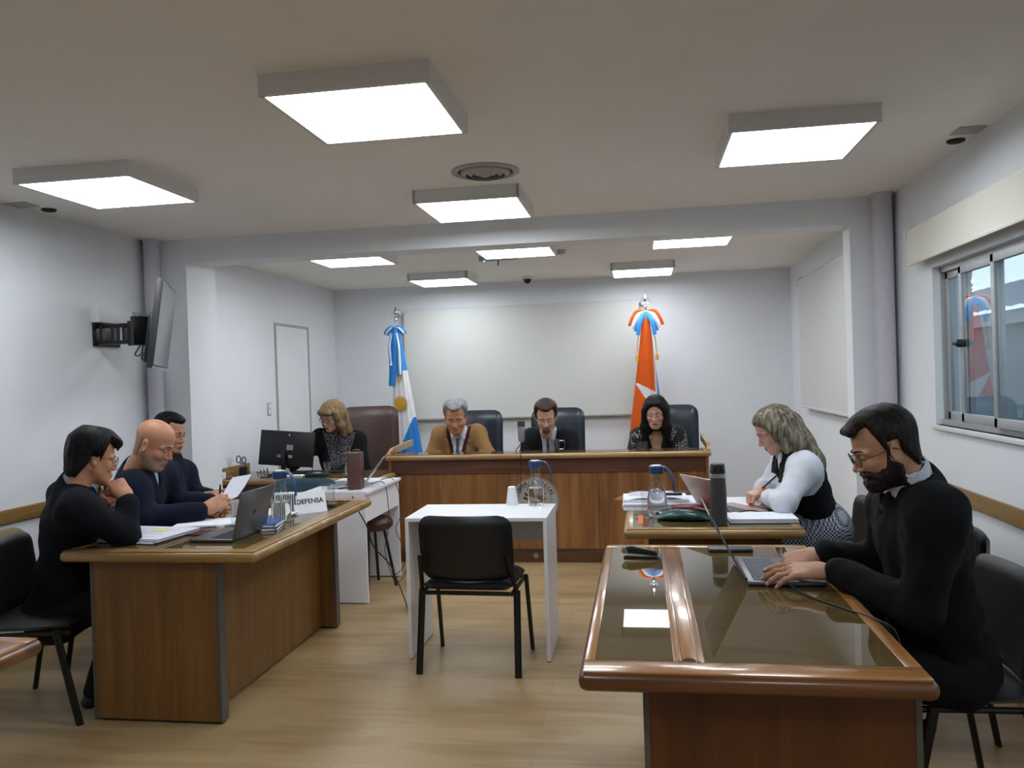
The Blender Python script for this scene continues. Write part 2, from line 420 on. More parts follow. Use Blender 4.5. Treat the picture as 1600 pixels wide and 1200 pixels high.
for k, (ya, yb, xs) in enumerate([(4.44, 4.745, x0 + 0.02), (4.0, 4.48, x0 - 0.01), (3.35, 4.03, x0 - 0.035), (2.48, 3.38, x0 + 0.03), (1.55, 2.5, x0 + 0.005), (0.63, 1.57, x0 + 0.03)]):
    s = MB(); w = 0.035
    s.box(xs, xs + 0.025, ya, yb, WZ0 + 0.03, WZ0 + 0.075, 0.003).box(xs, xs + 0.025, ya, yb, WZ1 - 0.07, WZ1 - 0.03, 0.003)
    s.box(xs, xs + 0.025, ya, ya + w, WZ0 + 0.03, WZ1 - 0.03, 0.003).box(xs, xs + 0.025, yb - w, yb, WZ0 + 0.03, WZ1 - 0.03, 0.003)
    so = struct(s, 'window_sash', 'alu_paint', win)
    struct(MB().box(xs + 0.008, xs + 0.014, ya + w, yb - w, WZ0 + 0.075, WZ1 - 0.07), 'window_pane', 'pane', so, None)
struct(MB().box(XR + 0.005, XR + 0.05, 4.44, 4.47, 1.585, 1.625, 0.006).box(XR - 0.005, XR + 0.02, 4.43, 4.49, 1.595, 1.615, 0.006), 'window_latch', 'black_plastic', win)
struct(MB().box(XR - 0.02, XR + 0.04, WY0, WY1 + 0.01, WZ0 - 0.025, WZ0, 0.004), 'window_sill', 'trimwhite', win)

# what stands outside: a low grey-blue outbuilding with a pale fascia and a sheet roof
M['facade'] = plain('outside_render', '#67747b', 0.8, noise=0.1, nscale=3)
M['facade_pale'] = plain('outside_fascia', '#8b9499', 0.7)
M['roof_sheet'] = plain('outside_roof_sheet', '#4d5f70', 0.5, noise=0.12, nscale=5)
M['yard'] = plain('outside_paving', '#4b5a5e', 0.9, noise=0.15, nscale=4)
ob = thing('outbuilding', 'grey-blue outbuilding with pale fascia seen through the window panes', 'building', (3.9, 8, -0.3))
MB().box(0, 1.6, -8, 8, 0, 2.25).build('wall', 'facade', ob)
MB().box(-0.12, -0.02, -8.1, 8.1, 2.2, 2.34).build('fascia', 'facade_pale', ob)
rf = MB(); n = 120
for i in range(n):
    a, b = -8.2 + 16.4 * i / n, -8.2 + 16.4 * (i + 1) / n; o_ = 0.02 if i % 2 else 0
    rf.poly([(-0.2, a, 2.36 + o_), (-0.2, b, 2.36 + (0.02 - o_)), (1.7, b, 3.0 + (0.02 - o_)), (1.7, a, 3.0 + o_)])
rf.build('roof', 'roof_sheet', ob)
tag(MB().box(XR + 0.16, 12, -6, 20, -0.4, -0.3).build('yard', 'yard'), 'dark paved yard outside the window', 'paving', kind='structure')

# ---------------------------------------------------------------- roller blinds
def bracket_blind(name, label, x, ya, yb, z0, z1, mat, group=None, tube_r=0.022):
    """A roller blind on a side wall (x plane), its cloth hanging from a tube between two brackets."""
    b = thing(name, label, 'roller blind', (x, (ya + yb) / 2, z1), 0, group); h = (yb - ya) / 2; s = 1 if x > 0 else -1
    MB().tube([(0, -h, 0), (0, h, 0)], tube_r, 16).build('roller', mat, b)
    MB().box(-0.024, -0.0225, -h + 0.02, h - 0.02, z0 - z1, 0).build('cloth', mat, b)
    MB().box(-0.03, -0.016, -h + 0.02, h - 0.02, z0 - z1 - 0.022, z0 - z1, 0.004).build('bottom_bar', mat, b)
    for e in (-h, h):
        MB().prism([(-0.03, -0.045), (0.045, -0.045), (0.045, 0.045), (-0.005, 0.045), (-0.03, 0.02)], e - 0.008, e + 0.008, 1).build('bracket', 'trimwhite', b)
    return b
bracket_blind('roller_blind', 'cream roller blind drawn up to a short band above the window', XR - 0.045, 0.5, 4.96, 2.085, 2.262, 'felt_cream')
bracket_blind('roller_blind', 'long white roller blind pulled down on the right wall beyond the pier', XR - 0.045, 6.0, 8.2, 1.15, 2.345, 'felt_white')
ps = thing('projection_screen', 'wide pale roll-down screen covering the wall behind the bench', 'screen', (-1.32, YB - 0.045, 2.285))
MB().tube([(-1.33, 0, 0.0), (1.35, 0, 0.0)], 0.024, 16).build('roller', 'screen_cloth', ps)
MB().box(-1.31, 1.33, -0.026, -0.0245, -1.21, 0).build('cloth', 'screen_cloth', ps)
MB().box(-1.31, 1.33, -0.034, -0.018, -1.232, -1.21, 0.004).build('bottom_bar', 'vent', ps)
for e in (-1.34, 1.36): MB().box(e - 0.01, e + 0.01, -0.03, 0.043, -0.04, 0.045, 0.004).build('bracket', 'trimwhite', ps)

# ---------------------------------------------------------------- ceiling panels
def ceiling_light(label, x, y):
    t = thing('ceiling_light', label, 'ceiling light', (x, y, CEIL), 0, 'square ceiling lights')
    f = MB(); o, i, h = 0.305, 0.2875, -0.074
    for a in (0, 1, 2, 3):
        T = rotm(z=a * PI / 2); f.box(-o, o, -o, -i, h, 0, 0.0, T=T)
    f.box(-i, i, -i, i, -0.02, 0); f.build('frame', 'trimwhite', t, None)
    MB().box(-i, i, -i, i, h + 0.002, h + 0.008).build('diffuser', 'panel_light', t, None)
    return t
L0 = ceiling_light('large square ceiling light nearest the camera, above the witness table', -0.973, 2.947)
for lb, x, y in [('square ceiling light by the left wall, above the seated men', -2.632, 3.767),
                 ('square ceiling light just behind the round air vent', -0.937, 4.749),
                 ('square ceiling light above the desk of the woman in the vest', 0.704, 3.821),
                 ('ceiling light just inside the alcove, leftmost of its front row of three', -2.327, 6.391),
                 ('ceiling light near the back wall, above the blue and white flag', -1.968, 8.158),
                 ('ceiling light just inside the alcove, middle of its front row of three', -0.955, 6.403),
                 ('ceiling light just inside the alcove, rightmost of its front row of three', 0.422, 6.352),
                 ('ceiling light near the back wall, above the orange flag', 0.054, 8.182),
                 ('unseen ceiling light added behind the camera to brighten the room, centre', -0.973, 0.9),  # this panel and the next are added out of view to light the foreground
                 ('unseen ceiling light added behind the camera to brighten the room, window side', 0.75, 0.2)]:
    dup(L0, (x, y, CEIL), None, lb)

v = thing('air_vent', 'round ceiling air diffuser of concentric rings', 'air vent', (-0.762, 4.14, CEIL))
MB().lathe([(0.175, 0), (0.178, -0.006), (0.15, -0.012), (0.143, -0.004), (0.143, 0)], 48, close=True).build('outer_ring', 'vent', v)
MB().lathe([(0, -0.001), (0.142, -0.001)], 48).build('backing', 'vent_dark', v)
for r in (0.128, 0.094, 0.06): MB().lathe([(r, -0.003), (r - 0.002, -0.014), (r - 0.024, -0.026), (r - 0.024, -0.022), (r - 0.012, -0.012), (r - 0.008, -0.003)], 40, close=True).build('ring', 'vent', v)
MB().lathe([(0, -0.028), (0.022, -0.027), (0.034, -0.018), (0.034, -0.012), (0, -0.012)], 32).build('centre_cap', 'vent', v)

for x, y, px, py, lb in [(-3.4, 4.28, -3.455, 4.13, 'dark round ceiling opening near the left wall'), (1.536, 4.2, 1.53, 4.03, 'dark round ceiling opening above the window')]:
    h = thing('ceiling_sensor', lb, 'ceiling fitting', (x, y, CEIL), 0)
    MB().lathe([(0, -0.012), (0.033, -0.012), (0.04, -0.008), (0.042, 0)], 28).build('housing', 'hole', h)
    q = MB().box(px - x - 0.06, min(px - x + 0.07, 1.59 - x), py - y - 0.06, py - y + 0.06, -0.006, 0, 0.002); q.build('cover_plate', 'vent', h)
dm = thing('dome_camera', 'small white dome camera with dark bubble on the ceiling by the back wall', 'camera', (-1.155, 8.55, CEIL))
MB().lathe([(0, -0.03), (0.05, -0.03), (0.055, -0.02), (0.055, 0)], 28).build('base', 'trimwhite', dm)
MB().lathe([(0, -0.078), (0.018, -0.075), (0.034, -0.06), (0.042, -0.03)], 28).build('bubble', 'hole', dm)
sd = thing('smoke_detector', 'round white smoke detector on the alcove ceiling', 'smoke detector', (-0.64, 6.9, CEIL))
MB().lathe([(0, -0.035), (0.03, -0.035), (0.04, -0.025), (0.045, -0.008), (0.052, -0.008), (0.052, 0)], 28).build('housing', 'vent', sd)
em = thing('emergency_light', 'slim emergency lamp with a green indicator on the alcove ceiling', 'emergency light', (-1.2, 7.0, CEIL))
MB().box(-0.17, 0.17, -0.03, 0.03, -0.045, 0, 0.008).build('body', 'vent', em)
MB().lathe([(0, -0.05), (0.006, -0.049), (0.007, -0.045)], 12, (-0.12, -0.02)).build('indicator', 'led_green', em)
MB().tube([(0.0, 0, -0.045), (0.0, 0, -0.09)], 0.006, 8).build('hook', 'dark_grey', em)

# ---------------------------------------------------------------- television on its arm
tv = thing('television', 'flat television on a long wall arm, tilted down and seen edge-on', 'television', (-2.73, 4.35, 2.15), math.atan2(0.895, -0.445))
# local: x runs along the set, -y is the way the screen faces, z up; tilted about x
TT = rotm(x=math.radians(8))
w, hh = 0.80, 0.53
MB().box(0, w, 0, 0.035, -hh, 0, 0.006, T=TT).build('casing', 'dark_grey', tv)
MB().box(0.012, w - 0.012, -0.0015, 0.0, -hh + 0.02, -0.012, T=TT).build('screen', 'tv_screen', tv)
MB().box(0.15, w - 0.15, 0.035, 0.075, -hh + 0.03, -0.2, 0.015, T=TT).build('rear_housing', 'black_plastic', tv)
MB().box(0, w, -0.003, 0.004, -hh - 0.002, -hh + 0.012, 0.001, T=TT).build('lower_bezel', 'silver', tv)
for z in (-0.10,): MB().box(0.3, 0.33, 0.035, 0.055, -0.46, z, T=TT).box(0.5, 0.53, 0.035, 0.055, -0.46, z, T=TT).build('bracket_rail', 'black_steel', tv)
am = thing('television_bracket', 'black articulated arm on the left wall holding the television', 'tv mount', (XL, 4.93, 1.87))
MB().box(0, 0.02, -0.13, 0.13, -0.075, 0.075, 0.003).build('wall_plate', 'black_steel', am)
a1 = MB(); a2 = MB()
for z in (-0.055, 0.055):
    a1.tube([(0.02, -0.1, z), (0.27, -0.12, z)], 0.014, 8); a2.tube([(0.27, -0.12, z), (0.45, -0.26, z)], 0.014, 8)
for x in (0.05, 0.13, 0.21): a1.box(x, x + 0.02, -0.125, -0.095, -0.06, 0.06)
a1.build('inner_arm', 'black_steel', am); a2.build('outer_arm', 'black_steel', am)
MB().box(0.44, 0.475, -0.34, -0.18, -0.09, 0.09, 0.004, T=tr(0.455, -0.26, 0) @ rotm(z=-0.46) @ tr(-0.455, 0.26, 0)).build('tilt_head', 'black_steel', am)
MB().tube([(0.27, -0.12, -0.08), (0.27, -0.12, 0.08)], 0.02, 12).build('pivot', 'black_steel', am)
bx = thing('junction_box', 'long white box on the left wall behind the television arm', 'box', (XL, 4.78, 1.95))
MB().box(0, 0.07, 0.0, 0.35, 0, 0.095, 0.004).build('cover', 'trimwhite', bx); MB().box(0, 0.065, 0.36, 0.56, 0.01, 0.09, 0.004).build('socket_block', 'grey_plastic', bx)
MB().box(0.065, 0.1, 0.42, 0.47, 0.03, 0.07, 0.004).build('plug', 'black_plastic', bx)
cb = MB(); cb.tube([(XL + 0.09, 5.22, 1.99), (XL + 0.2, 5.1, 1.82), (XL + 0.25, 4.95, 1.72), (XL + 0.34, 4.85, 1.70), (XL + 0.44, 4.72, 1.78)], 0.006, 8, smooth=8)
cb.tube([(XL + 0.1, 5.2, 1.99), (XL + 0.22, 5.0, 1.76), (XL + 0.3, 4.8, 1.73), (XL + 0.42, 4.7, 1.80)], 0.005, 8, smooth=8)
tag(cb.build('cable', 'cable'), 'black cables looping from the white wall box to the television', 'cable')
# ---------------------------------------------------------------- desks with a glass-topped, round-nosed slab
def slab(mb, x0, x1, y0, y1, z0, z1):
    return mb.box(x0, x1, y0, y1, z0, z1, 0.02, 4)

def desk(name, label, x0, x1, y0, y1, zt, edge, nose, panel, body, panes, groove=None):
    """body=(bx0,bx1,by0,by1): end panels front and back and a long panel set back between them. panes: glass rectangles."""
    cx, cy = (x0 + x1) / 2, (y0 + y1) / 2
    t = thing(name, label, 'desk', (cx, cy, 0))
    def R(a, b, c, d): return (a - cx, b - cx, c - cy, d - cy)
    X0, X1, Y0, Y1 = R(x0, x1, y0, y1); th = 0.05
    w = 0.055
    top = MB(); slab(top, X0, X1, Y0, Y1, zt - th, zt - 0.004); tp = top.build('tabletop', nose, t)
    b = MB()      # border strips lying in the slab, around and between the glass
    xs = [X0 + 0.012] + sum([[p[0] - cx, p[1] - cx] for p in panes], []) + [X1 - 0.012]
    ya, yb = panes[0][2] - cy, panes[0][3] - cy
    b.box(X0 + 0.012, X1 - 0.012, Y0 + 0.012, ya, zt - 0.006, zt, 0.002).build('border', edge, t)
    MB().box(X0 + 0.012, X1 - 0.012, yb, Y1 - 0.012, zt - 0.006, zt, 0.002).build('border', edge, t)
    for i in range(0, len(xs), 2):
        b2 = MB().box(xs[i], xs[i + 1], ya, yb, zt - 0.006, zt if not (groove and i == 2) else zt - 0.003, 0.001)
        if groove and i == 2:
            g = R(groove[0], groove[1], 0, 0); b2.box(g[0], g[0] + 0.008, ya, yb, zt - 0.006, zt + 0.002, 0.001).box(g[1] - 0.008, g[1], ya, yb, zt - 0.006, zt + 0.002, 0.001)
        b2.build('border_strip', edge + '_y', t)
    if 0:
        g = R(groove[0], groove[1], 0, 0); b2.box(g[0], g[0] + 0.008, ya, yb, zt - 0.006, zt + 0.002, 0.001).box(g[1] - 0.008, g[1], ya, yb, zt - 0.006, zt + 0.002, 0.001)
    for p in panes:
        q = R(*p); MB().box(q[0] + 0.0015, q[1] - 0.0015, q[2] + 0.0015, q[3] - 0.0015, zt - 0.006, zt - 0.0005).build('glass_pane', 'topglass', t, None)
    bx0, bx1, by0, by1 = R(*body); e = 0.055
    for ya_, yb_ in ((by0, by0 + e), (by1 - e, by1)):
        en = MB().box(bx0, bx1, ya_, yb_, 0.012, zt - th).build('end_panel', panel, t, None)
        MB().prism([(bx1 + 0.003, ya_ - 0.002), (bx1 + 0.003, yb_), (bx1 - 0.002, yb_), (bx1 - 0.002, ya_ + 0.002), (bx1 - 0.012, ya_ + 0.002), (bx1 - 0.012, ya_ - 0.002)], 0.012, zt - th).build('edge_band', 'edge_band', en, None)
        MB().prism([(bx0 - 0.003, ya_ - 0.002), (bx0 - 0.003, yb_), (bx0 + 0.002, yb_), (bx0 + 0.002, ya_ + 0.002), (bx0 + 0.012, ya_ + 0.002), (bx0 + 0.012, ya_ - 0.002)], 0.012, zt - th).build('edge_band', 'edge_band', en, None)
        MB().box(bx0 + 0.03, bx1 - 0.03, ya_ + 0.01, yb_ - 0.01, 0, 0.012).build('foot', 'black_plastic', en)
    return t, (bx0, bx1, by0, by1, e)

LDZ, NDZ, SDZ = 0.787, 0.78, 0.78
t, (a, b, c, d, e) = desk('counsel_desk', 'long light oak desk on the left holding the DEFENSA sign', -2.6, -1.66, 3.25, 4.8, LDZ, 'oak_edge', 'oak_edge', 'oak',
                          (-2.5, -1.88, 3.33, 4.76), [(-2.54, -1.75, 3.33, 4.72)])
MB().box(b - 0.12, b - 0.1, c + e, d - e, 0.012, LDZ - 0.05).build('side_panel', 'oak', t, None)
t, (a, b, c, d, e) = desk('counsel_desk', 'large glass-topped cherry wood desk in the right foreground with a stapler on it', -0.172, 0.655, 1.955, 3.46, NDZ, 'cherry_edge', 'cherry_nose', 'cherry',
                          (-0.015, 0.64, 2.06, 3.3), [(-0.135, 0.062, 2.05, 3.4), (0.137, 0.605, 2.05, 3.4)], groove=(0.072, 0.127))
MB().box(a + 0.1, a + 0.12, c + e, d - e, 0.012, NDZ - 0.05).build('side_panel', 'cherry', t, None)
MB().lathe([(0.0, 0.0), (0.013, 0.0005), (0.016, 0.002), (0.017, 0)], 20, (0.1 - 0.2415, 2.062 - 2.7075), T=tr(0, 0, NDZ - 0.003)).build('plug_hole', 'hole', t)
t, (a, b, c, d, e) = desk('counsel_desk', 'second oak-edged desk on the right with books, carafe and dark flask', -0.1, 0.72, 3.79, 4.75, SDZ, 'oak_edge', 'oak_edge', 'oak',
                          (0.02, 0.62, 3.87, 4.65), [(-0.055, 0.67, 3.84, 4.7)])
MB().box(a + 0.1, a + 0.12, c + e, d - e, 0.012, SDZ - 0.05).build('side_panel', 'oak', t, None)
t, (a, b, c, d, e) = desk('counsel_desk', 'corner of a worn wooden desk at the lower left edge of the room view', -2.75, -1.765, 0.9, 2.14, 0.78, 'cherry_edge', 'cherry_nose', 'cherry',
                          (-2.65, -2.0, 1.0, 2.04), [(-2.7, -1.84, 0.95, 2.08)])

# ---------------------------------------------------------------- small white tables
def white_table(label, loc, rotz):
    """Local: 0.77 wide along x, 0.45 deep along y, apron at the back (+y)."""
    t = thing('writing_table', label, 'table', loc, rotz); w, dp, h, th = 0.385, 0.235, 0.762, 0.02
    MB().box(-w, w, -dp, dp, h - th, h, 0.0015, 1).build('tabletop', 'melamine', t)
    for s in (-1, 1): MB().box(s * w - (th if s > 0 else 0), s * w + (th if s < 0 else 0), -dp, dp - 0.02, 0.006, h - th, 0.001, 1).build('side_panel', 'melamine', t)
    MB().box(-w + th, w - th, dp - 0.04, dp - 0.022, h - 0.21, h - th).build('apron', 'melamine', t)
    for s in (-1, 1): MB().box(s * (w - 0.016) - 0.004, s * (w - 0.016) + 0.012 * s, -dp + 0.02, dp - 0.05, 0, 0.006).build('foot_strip', 'dark_grey', t)
    return t
white_table('white witness table in the middle with the black chair pushed up to it', (-0.893, 4.445, 0), 0)
white_table('white side table beside the bench carrying a silver laptop and brown case', (-2.08, 5.63, 0), -PI / 2)

# ---------------------------------------------------------------- the judges' bench
#
bn = thing('judges_bench', 'wide panelled wooden bench with a round seal on its front', 'bench', (-0.78, 6.5, 0))
BX0, BX1, BZ = -1.33, 1.31, 0.888
MB().box(BX0, BX1, -0.06, 0.24, BZ - 0.045, BZ - 0.003, 0.018, 4).build('countertop', 'bench_edge', bn)
MB().box(BX0 + 0.06, BX1 - 0.06, -0.02, 0.2, BZ - 0.004, BZ).build('glass_pane', 'topglass', bn, None)
MB().box(BX0 + 0.04, BX1 - 0.04, 0.0, 0.035, 0.105, BZ - 0.045).build('front_panel', 'bench_panel', bn, None)
MB().box(BX0 + 0.05, BX1 - 0.05, 0.035, 0.62, 0.715, 0.745, 0.006).build('desktop', 'bench_edge', bn)
MB().box(BX0 + 0.04, BX1 - 0.04, -0.012, 0.0, 0.735, BZ - 0.045).build('upper_band', 'bench_dark', bn, None)
MB().box(BX0 + 0.04, BX1 - 0.04, -0.016, 0.0, 0.728, 0.736, 0.002).box(BX0 + 0.04, BX1 - 0.04, -0.01, 0.0, 0.1, 0.112, 0.002).build('moulding', 'bench_dark', bn)
MB().box(BX0 + 0.04, BX1 - 0.04, -0.008, 0.03, 0.0, 0.1).build('plinth', 'bench_dark', bn, None)
for k, x in enumerate((-0.4, 0.42)): MB().box(x, x + 0.004, -0.002, 0.0, 0.112, 0.728).build('panel_joint', 'bench_dark', bn)
for s, x in ((-1, BX0 + 0.02), (1, BX1 - 0.045)):
    MB().box(x, x + 0.025, -0.02, 0.6, 0.0, BZ - 0.045).build('side_panel', 'bench_panel', bn, None)
MB().prism([(-0.02, BZ), (0.7, BZ + 0.02), (0.7, BZ + 0.075), (0.1, BZ + 0.05), (-0.02, BZ + 0.008)], BX1 - 0.03, BX1 - 0.002, 0).build('side_rim', 'bench_edge', bn)
MB().prism([(-0.02, BZ), (0.7, BZ + 0.02), (0.7, BZ + 0.075), (0.1, BZ + 0.05), (-0.02, BZ + 0.008)], BX0 + 0.002, BX0 + 0.03, 0).build('side_rim', 'bench_edge', bn)
MB().lathe([(0, 0.004), (0.012, 0.004), (0.02, 0.003), (0.022, 0)], 20, T=tr(-0.1, -0.008, 0.052) @ rotm(x=PI / 2)).build('cable_socket', 'alu', bn)
# the seal on the front: grey disc, dark rings, lettering and a ring of strokes
sl = MB().lathe([(0, 0.008), (0.195, 0.008), (0.2, 0.004), (0.2, 0)], 64, T=tr(-0.095, -0.001, 0.49) @ rotm(x=PI / 2)).build('seal', plain('seal_face', '#a9a69f', 0.5), bn)
SEALC = Vector((-0.095, -0.0095, 0.49))
MB().lathe([(0.192, 0), (0.196, 0), (0.196, 0.001), (0.192, 0.001)], 64, T=tr(*SEALC) @ rotm(x=PI / 2), close=True).lathe([(0.138, 0), (0.141, 0), (0.141, 0.001), (0.138, 0.001)], 64, T=tr(*SEALC) @ rotm(x=PI / 2), close=True).build('seal_ring', 'ink', sl)
for i, ch in enumerate('PODER JUDICIAL'):
    if ch == ' ': continue
    a = math.radians(66 - i * 132 / 13)
    T = tr(*SEALC) @ rotm(x=PI / 2) @ rotm(z=a) @ tr(0, 0.15, 0)
    textmesh(ch, 0.04, 'seal_letter', 'ink', sl, T, 0.0006, bold=0.0012)
st = MB()
for i, (a, l, w_) in enumerate([(-70, 0.07, 0.012), (-50, 0.09, 0.01), (-32, 0.08, 0.012), (-14, 0.1, 0.01), (8, 0.09, 0.012), (28, 0.1, 0.01), (50, 0.08, 0.012), (70, 0.07, 0.014)]):
    st.prism([(-w_ / 2, 0.03), (w_ / 2, 0.03), (w_, 0.03 + l), (-w_ * 0.4, 0.03 + l * 0.9)], 0, 0.0008, 2, T=tr(*SEALC) @ rotm(x=PI / 2) @ rotm(z=math.radians(a)))
st.build('seal_drawing', 'ink', sl)

# ---------------------------------------------------------------- the clerk's desk
ck = thing('clerk_desk', "dark-fronted wooden desk at the alcove's left wall under the computer monitor", 'desk', (-2.75, 6.35, 0))
MB().box(-0.72, 0.72, -0.26, 0.36, 0.705, 0.747, 0.018, 4).build('tabletop', 'bench_edge', ck)
MB().box(-0.68, 0.68, -0.21, 0.32, 0.746, 0.75).build('glass_pane', 'topglass', ck, None)
MB().box(-0.68, 0.68, -0.2, -0.18, 0.1, 0.705).build('front_panel', 'bench_dark', ck, None)
for x in (-0.7, 0.68): MB().box(x, x + 0.02, -0.2, 0.32, 0, 0.705).build('side_panel', 'bench_dark', ck, None)
cbn = thing('low_cabinet', 'pale wooden cabinet against the back wall beside the blue and white flag', 'cabinet', (-2.86, 8.7, 0))
MB().box(-0.3, 0.2, -0.2, 0.22, 0.06, 1.11, 0.004).build('body', 'pale_wood', cbn)
for x in (-0.29, -0.045): MB().box(x, x + 0.235, -0.215, -0.2, 0.08, 1.09, 0.003).build('door', 'pale_wood', cbn)
MB().box(-0.28, 0.18, -0.18, 0.2, 0, 0.06).build('plinth', 'dark_grey', cbn)

# ---------------------------------------------------------------- chairs
def rounded_panel(mb, w, z0, z1, y, th, rad, curve=0.05, nx=14, nz=14, lean=0.0, bow=0.0, taper=0.0, pad=1.0):
    """A padded panel with rounded corners, curved about z; front faces +y."""
    rows = {}; hz = (z1 - z0) / 2; zc = (z0 + z1) / 2
    def outline(u):          # superellipse-ish map of the unit square to the rounded panel
        return u
    tmp = bmesh.new(); grid = {}
    for side in (1, -1):
        for i in range(nx + 1):
            for j in range(nz + 1):
                u = -1 + 2 * i / nx; v = -1 + 2 * j / nz
                # pull corners in for the radius
                X = u * w; Z = v * hz; ax, az = w - rad, hz - rad
                if abs(X) > ax and abs(Z) > az:
                    dx, dz = (abs(X) - ax) / rad, (abs(Z) - az) / rad; m_ = max(dx, dz); L = math.hypot(dx, dz)
                    k = m_ / L if L else 1
                    X = math.copysign(ax + dx * k * rad, X); Z = math.copysign(az + dz * k * rad, Z)
                e = max(abs(u), abs(v)); t_ = th * (1 - e ** 6) ** 0.5 * 0.5 * pad + th * 0.0
                if e > 0.999: t_ = 0
                X *= 1 - taper * (v + 1) / 2
                Y = y + side * t_ - lean * (Z + hz) + curve * (X / w) ** 2 + bow * (v * v)
                key = (i, j) if e > 0.999 else (i, j, side)
                if key not in grid: grid[key] = tmp.verts.new((X, Y, zc + Z))
    def g(i, j, s_): return grid.get((i, j)) or grid[(i, j, s_)]
    for s_ in (1, -1):
        for i in range(nx):
            for j in range(nz):
                q = [g(i, j, s_), g(i + 1, j, s_), g(i + 1, j + 1, s_), g(i, j + 1, s_)]
                try: tmp.faces.new(q if s_ < 0 else q[::-1])
                except ValueError: pass
    mb.merge(tmp); return mb

def iso_chair(label, loc, rotz, mat='leather', shell=None, group='black stacking chairs'):
    """Local: front is +y."""
    t = thing('stacking_chair', label, 'chair', loc, rotz, group)
    rounded_panel(MB(), 0.245, 0.475, 0.815, -0.2, 0.045, 0.07, 0.05, lean=0.16, bow=0.01).build('backrest', mat, t, 60)
    s = MB(); rounded_panel(s, 0.24, -0.215, 0.215, 0, 0.055, 0.06, 0.0, bow=-0.008); s.move(tr(0, 0.0, 0.445) @ rotm(x=-PI / 2)); s.build('seat', mat, t, 60)
    if shell: rounded_panel(MB(), 0.275, 0.44, 0.835, -0.228, 0.025, 0.1, 0.07, lean=0.16).build('back_shell', shell, t, 60)
    MB().box(-0.225, 0.225, -0.2, -0.18, 0.405, 0.425, 0.004).box(-0.225, 0.225, 0.17, 0.19, 0.405, 0.425, 0.004).tube([(-0.235, -0.2, 0.415), (-0.235, 0.19, 0.415)], 0.011, 8).tube([(0.235, -0.2, 0.415), (0.235, 0.19, 0.415)], 0.011, 8).build('seat_frame', 'black_steel', t)
    for s_ in (-1, 1):
        MB().tube([(s_ * 0.258, -0.21, 0.0), (s_ * 0.25, -0.14, 0.42)], 0.0165, 12, squash=(0.7, 1.1)).build('leg', 'black_steel', t)
        MB().tube([(s_ * 0.258, 0.225, 0.0), (s_ * 0.25, 0.13, 0.43)], 0.0165, 12, squash=(0.7, 1.1)).build('leg', 'black_steel', t)
        MB().tube([(s_ * 0.25, -0.14, 0.41), (s_ * 0.232, -0.215, 0.56), (s_ * 0.228, -0.235, 0.62)], 0.012, 8).build('back_post', 'black_steel', t)
    return t
iso_chair('black upholstered chair with its back to the camera at the white witness table', (-0.897, 4.2, 0), -0.035)
iso_chair('black chair under the bearded man typing in the right foreground', (1.0, 2.95, 0), PI / 2 + 0.03)
iso_chair('black chair under the woman in the white blouse and vest', (0.96, 4.38, 0), PI / 2 + 0.1)
iso_chair('black chair with a beige back shell under the dark-haired man in a suit', (-2.82, 3.47, 0), -PI / 2 + 0.25, shell='pale_wood')
iso_chair('black chair under the bald man reading a page', (-2.85, 4.12, 0), -PI / 2)
iso_chair('black chair under the man mostly hidden behind the bald man', (-2.92, 4.68, 0), -PI / 2)
iso_chair('grey-blue fabric chair between the counsel desk and the clerk desk', (-2.42, 5.35, 0), PI, 'teal_fabric', group='blue chairs')
so_ = thing('stool', 'brown round-seated stool under the white side table', 'stool', (-1.99, 5.72, 0))
MB().lathe([(0, 0.42), (0.13, 0.42), (0.155, 0.44), (0.158, 0.475), (0.14, 0.505), (0.08, 0.515), (0, 0.515)], 36).build('seat', 'leather_brown', so_)
for a in (0.1, 1.67, 3.24, 4.81): MB().tube([(0.09 * math.cos(a), 0.09 * math.sin(a), 0.43), (0.17 * math.cos(a), 0.17 * math.sin(a), 0)], 0.011, 10).build('leg', 'black_steel', so_)

def exec_chair(label, loc, rotz, mat, w=0.27, top=1.17, group=None):
    t = thing('office_chair', label, 'chair', loc, rotz, group)
    rounded_panel(MB(), w, 0.5, top, -0.24, 0.1, 0.09, 0.06, lean=0.12, taper=-0.02).build('backrest', mat, t, 60)
    s = MB(); rounded_panel(s, w - 0.01, -0.24, 0.24, 0, 0.1, 0.08, 0.0); s.move(tr(0, 0.02, 0.5) @ rotm(x=-PI / 2)); s.build('seat', mat, t, 60)
    for s_ in (-1, 1):
        MB().tube([(s_ * (w + 0.02), -0.18, 0.5), (s_ * (w + 0.05), -0.16, 0.66), (s_ * (w + 0.05), 0.1, 0.69), (s_ * (w + 0.02), 0.14, 0.5)], 0.018, 10, smooth=6).build('armrest', 'black_plastic', t)
    MB().tube([(0, 0, 0.1), (0, 0, 0.46)], 0.03, 14).box(-0.1, 0.1, -0.12, 0.12, 0.43, 0.46, 0.005).build('pedestal', 'black_steel', t)
    for k in range(5):
        a = k * 2 * PI / 5; c_, s2 = math.cos(a), math.sin(a)
        lg = MB().tube([(0, 0, 0.11), (0.3 * c_, 0.3 * s2, 0.07)], [0.026, 0.015], 8).build('base_leg', 'black_plastic', t)
        MB().lathe([(0, -0.02), (0.028, -0.02), (0.028, 0.02), (0, 0.02)], 14, T=tr(0.3 * c_, 0.3 * s2, 0.028) @ rotm(z=a) @ rotm(x=PI / 2)).build('castor', 'black_plastic', lg)
    return t
exec_chair('dark blue leather chair behind the grey-haired judge in the tan jacket', (-1.55, 7.35, 0), PI + 0.05, 'leather_blue', 0.25, 1.2, 'blue leather judge chairs')
exec_chair('dark blue leather chair behind the bearded judge at the bench middle', (-0.78, 7.35, 0), PI, 'leather_blue', 0.25, 1.205, 'blue leather judge chairs')
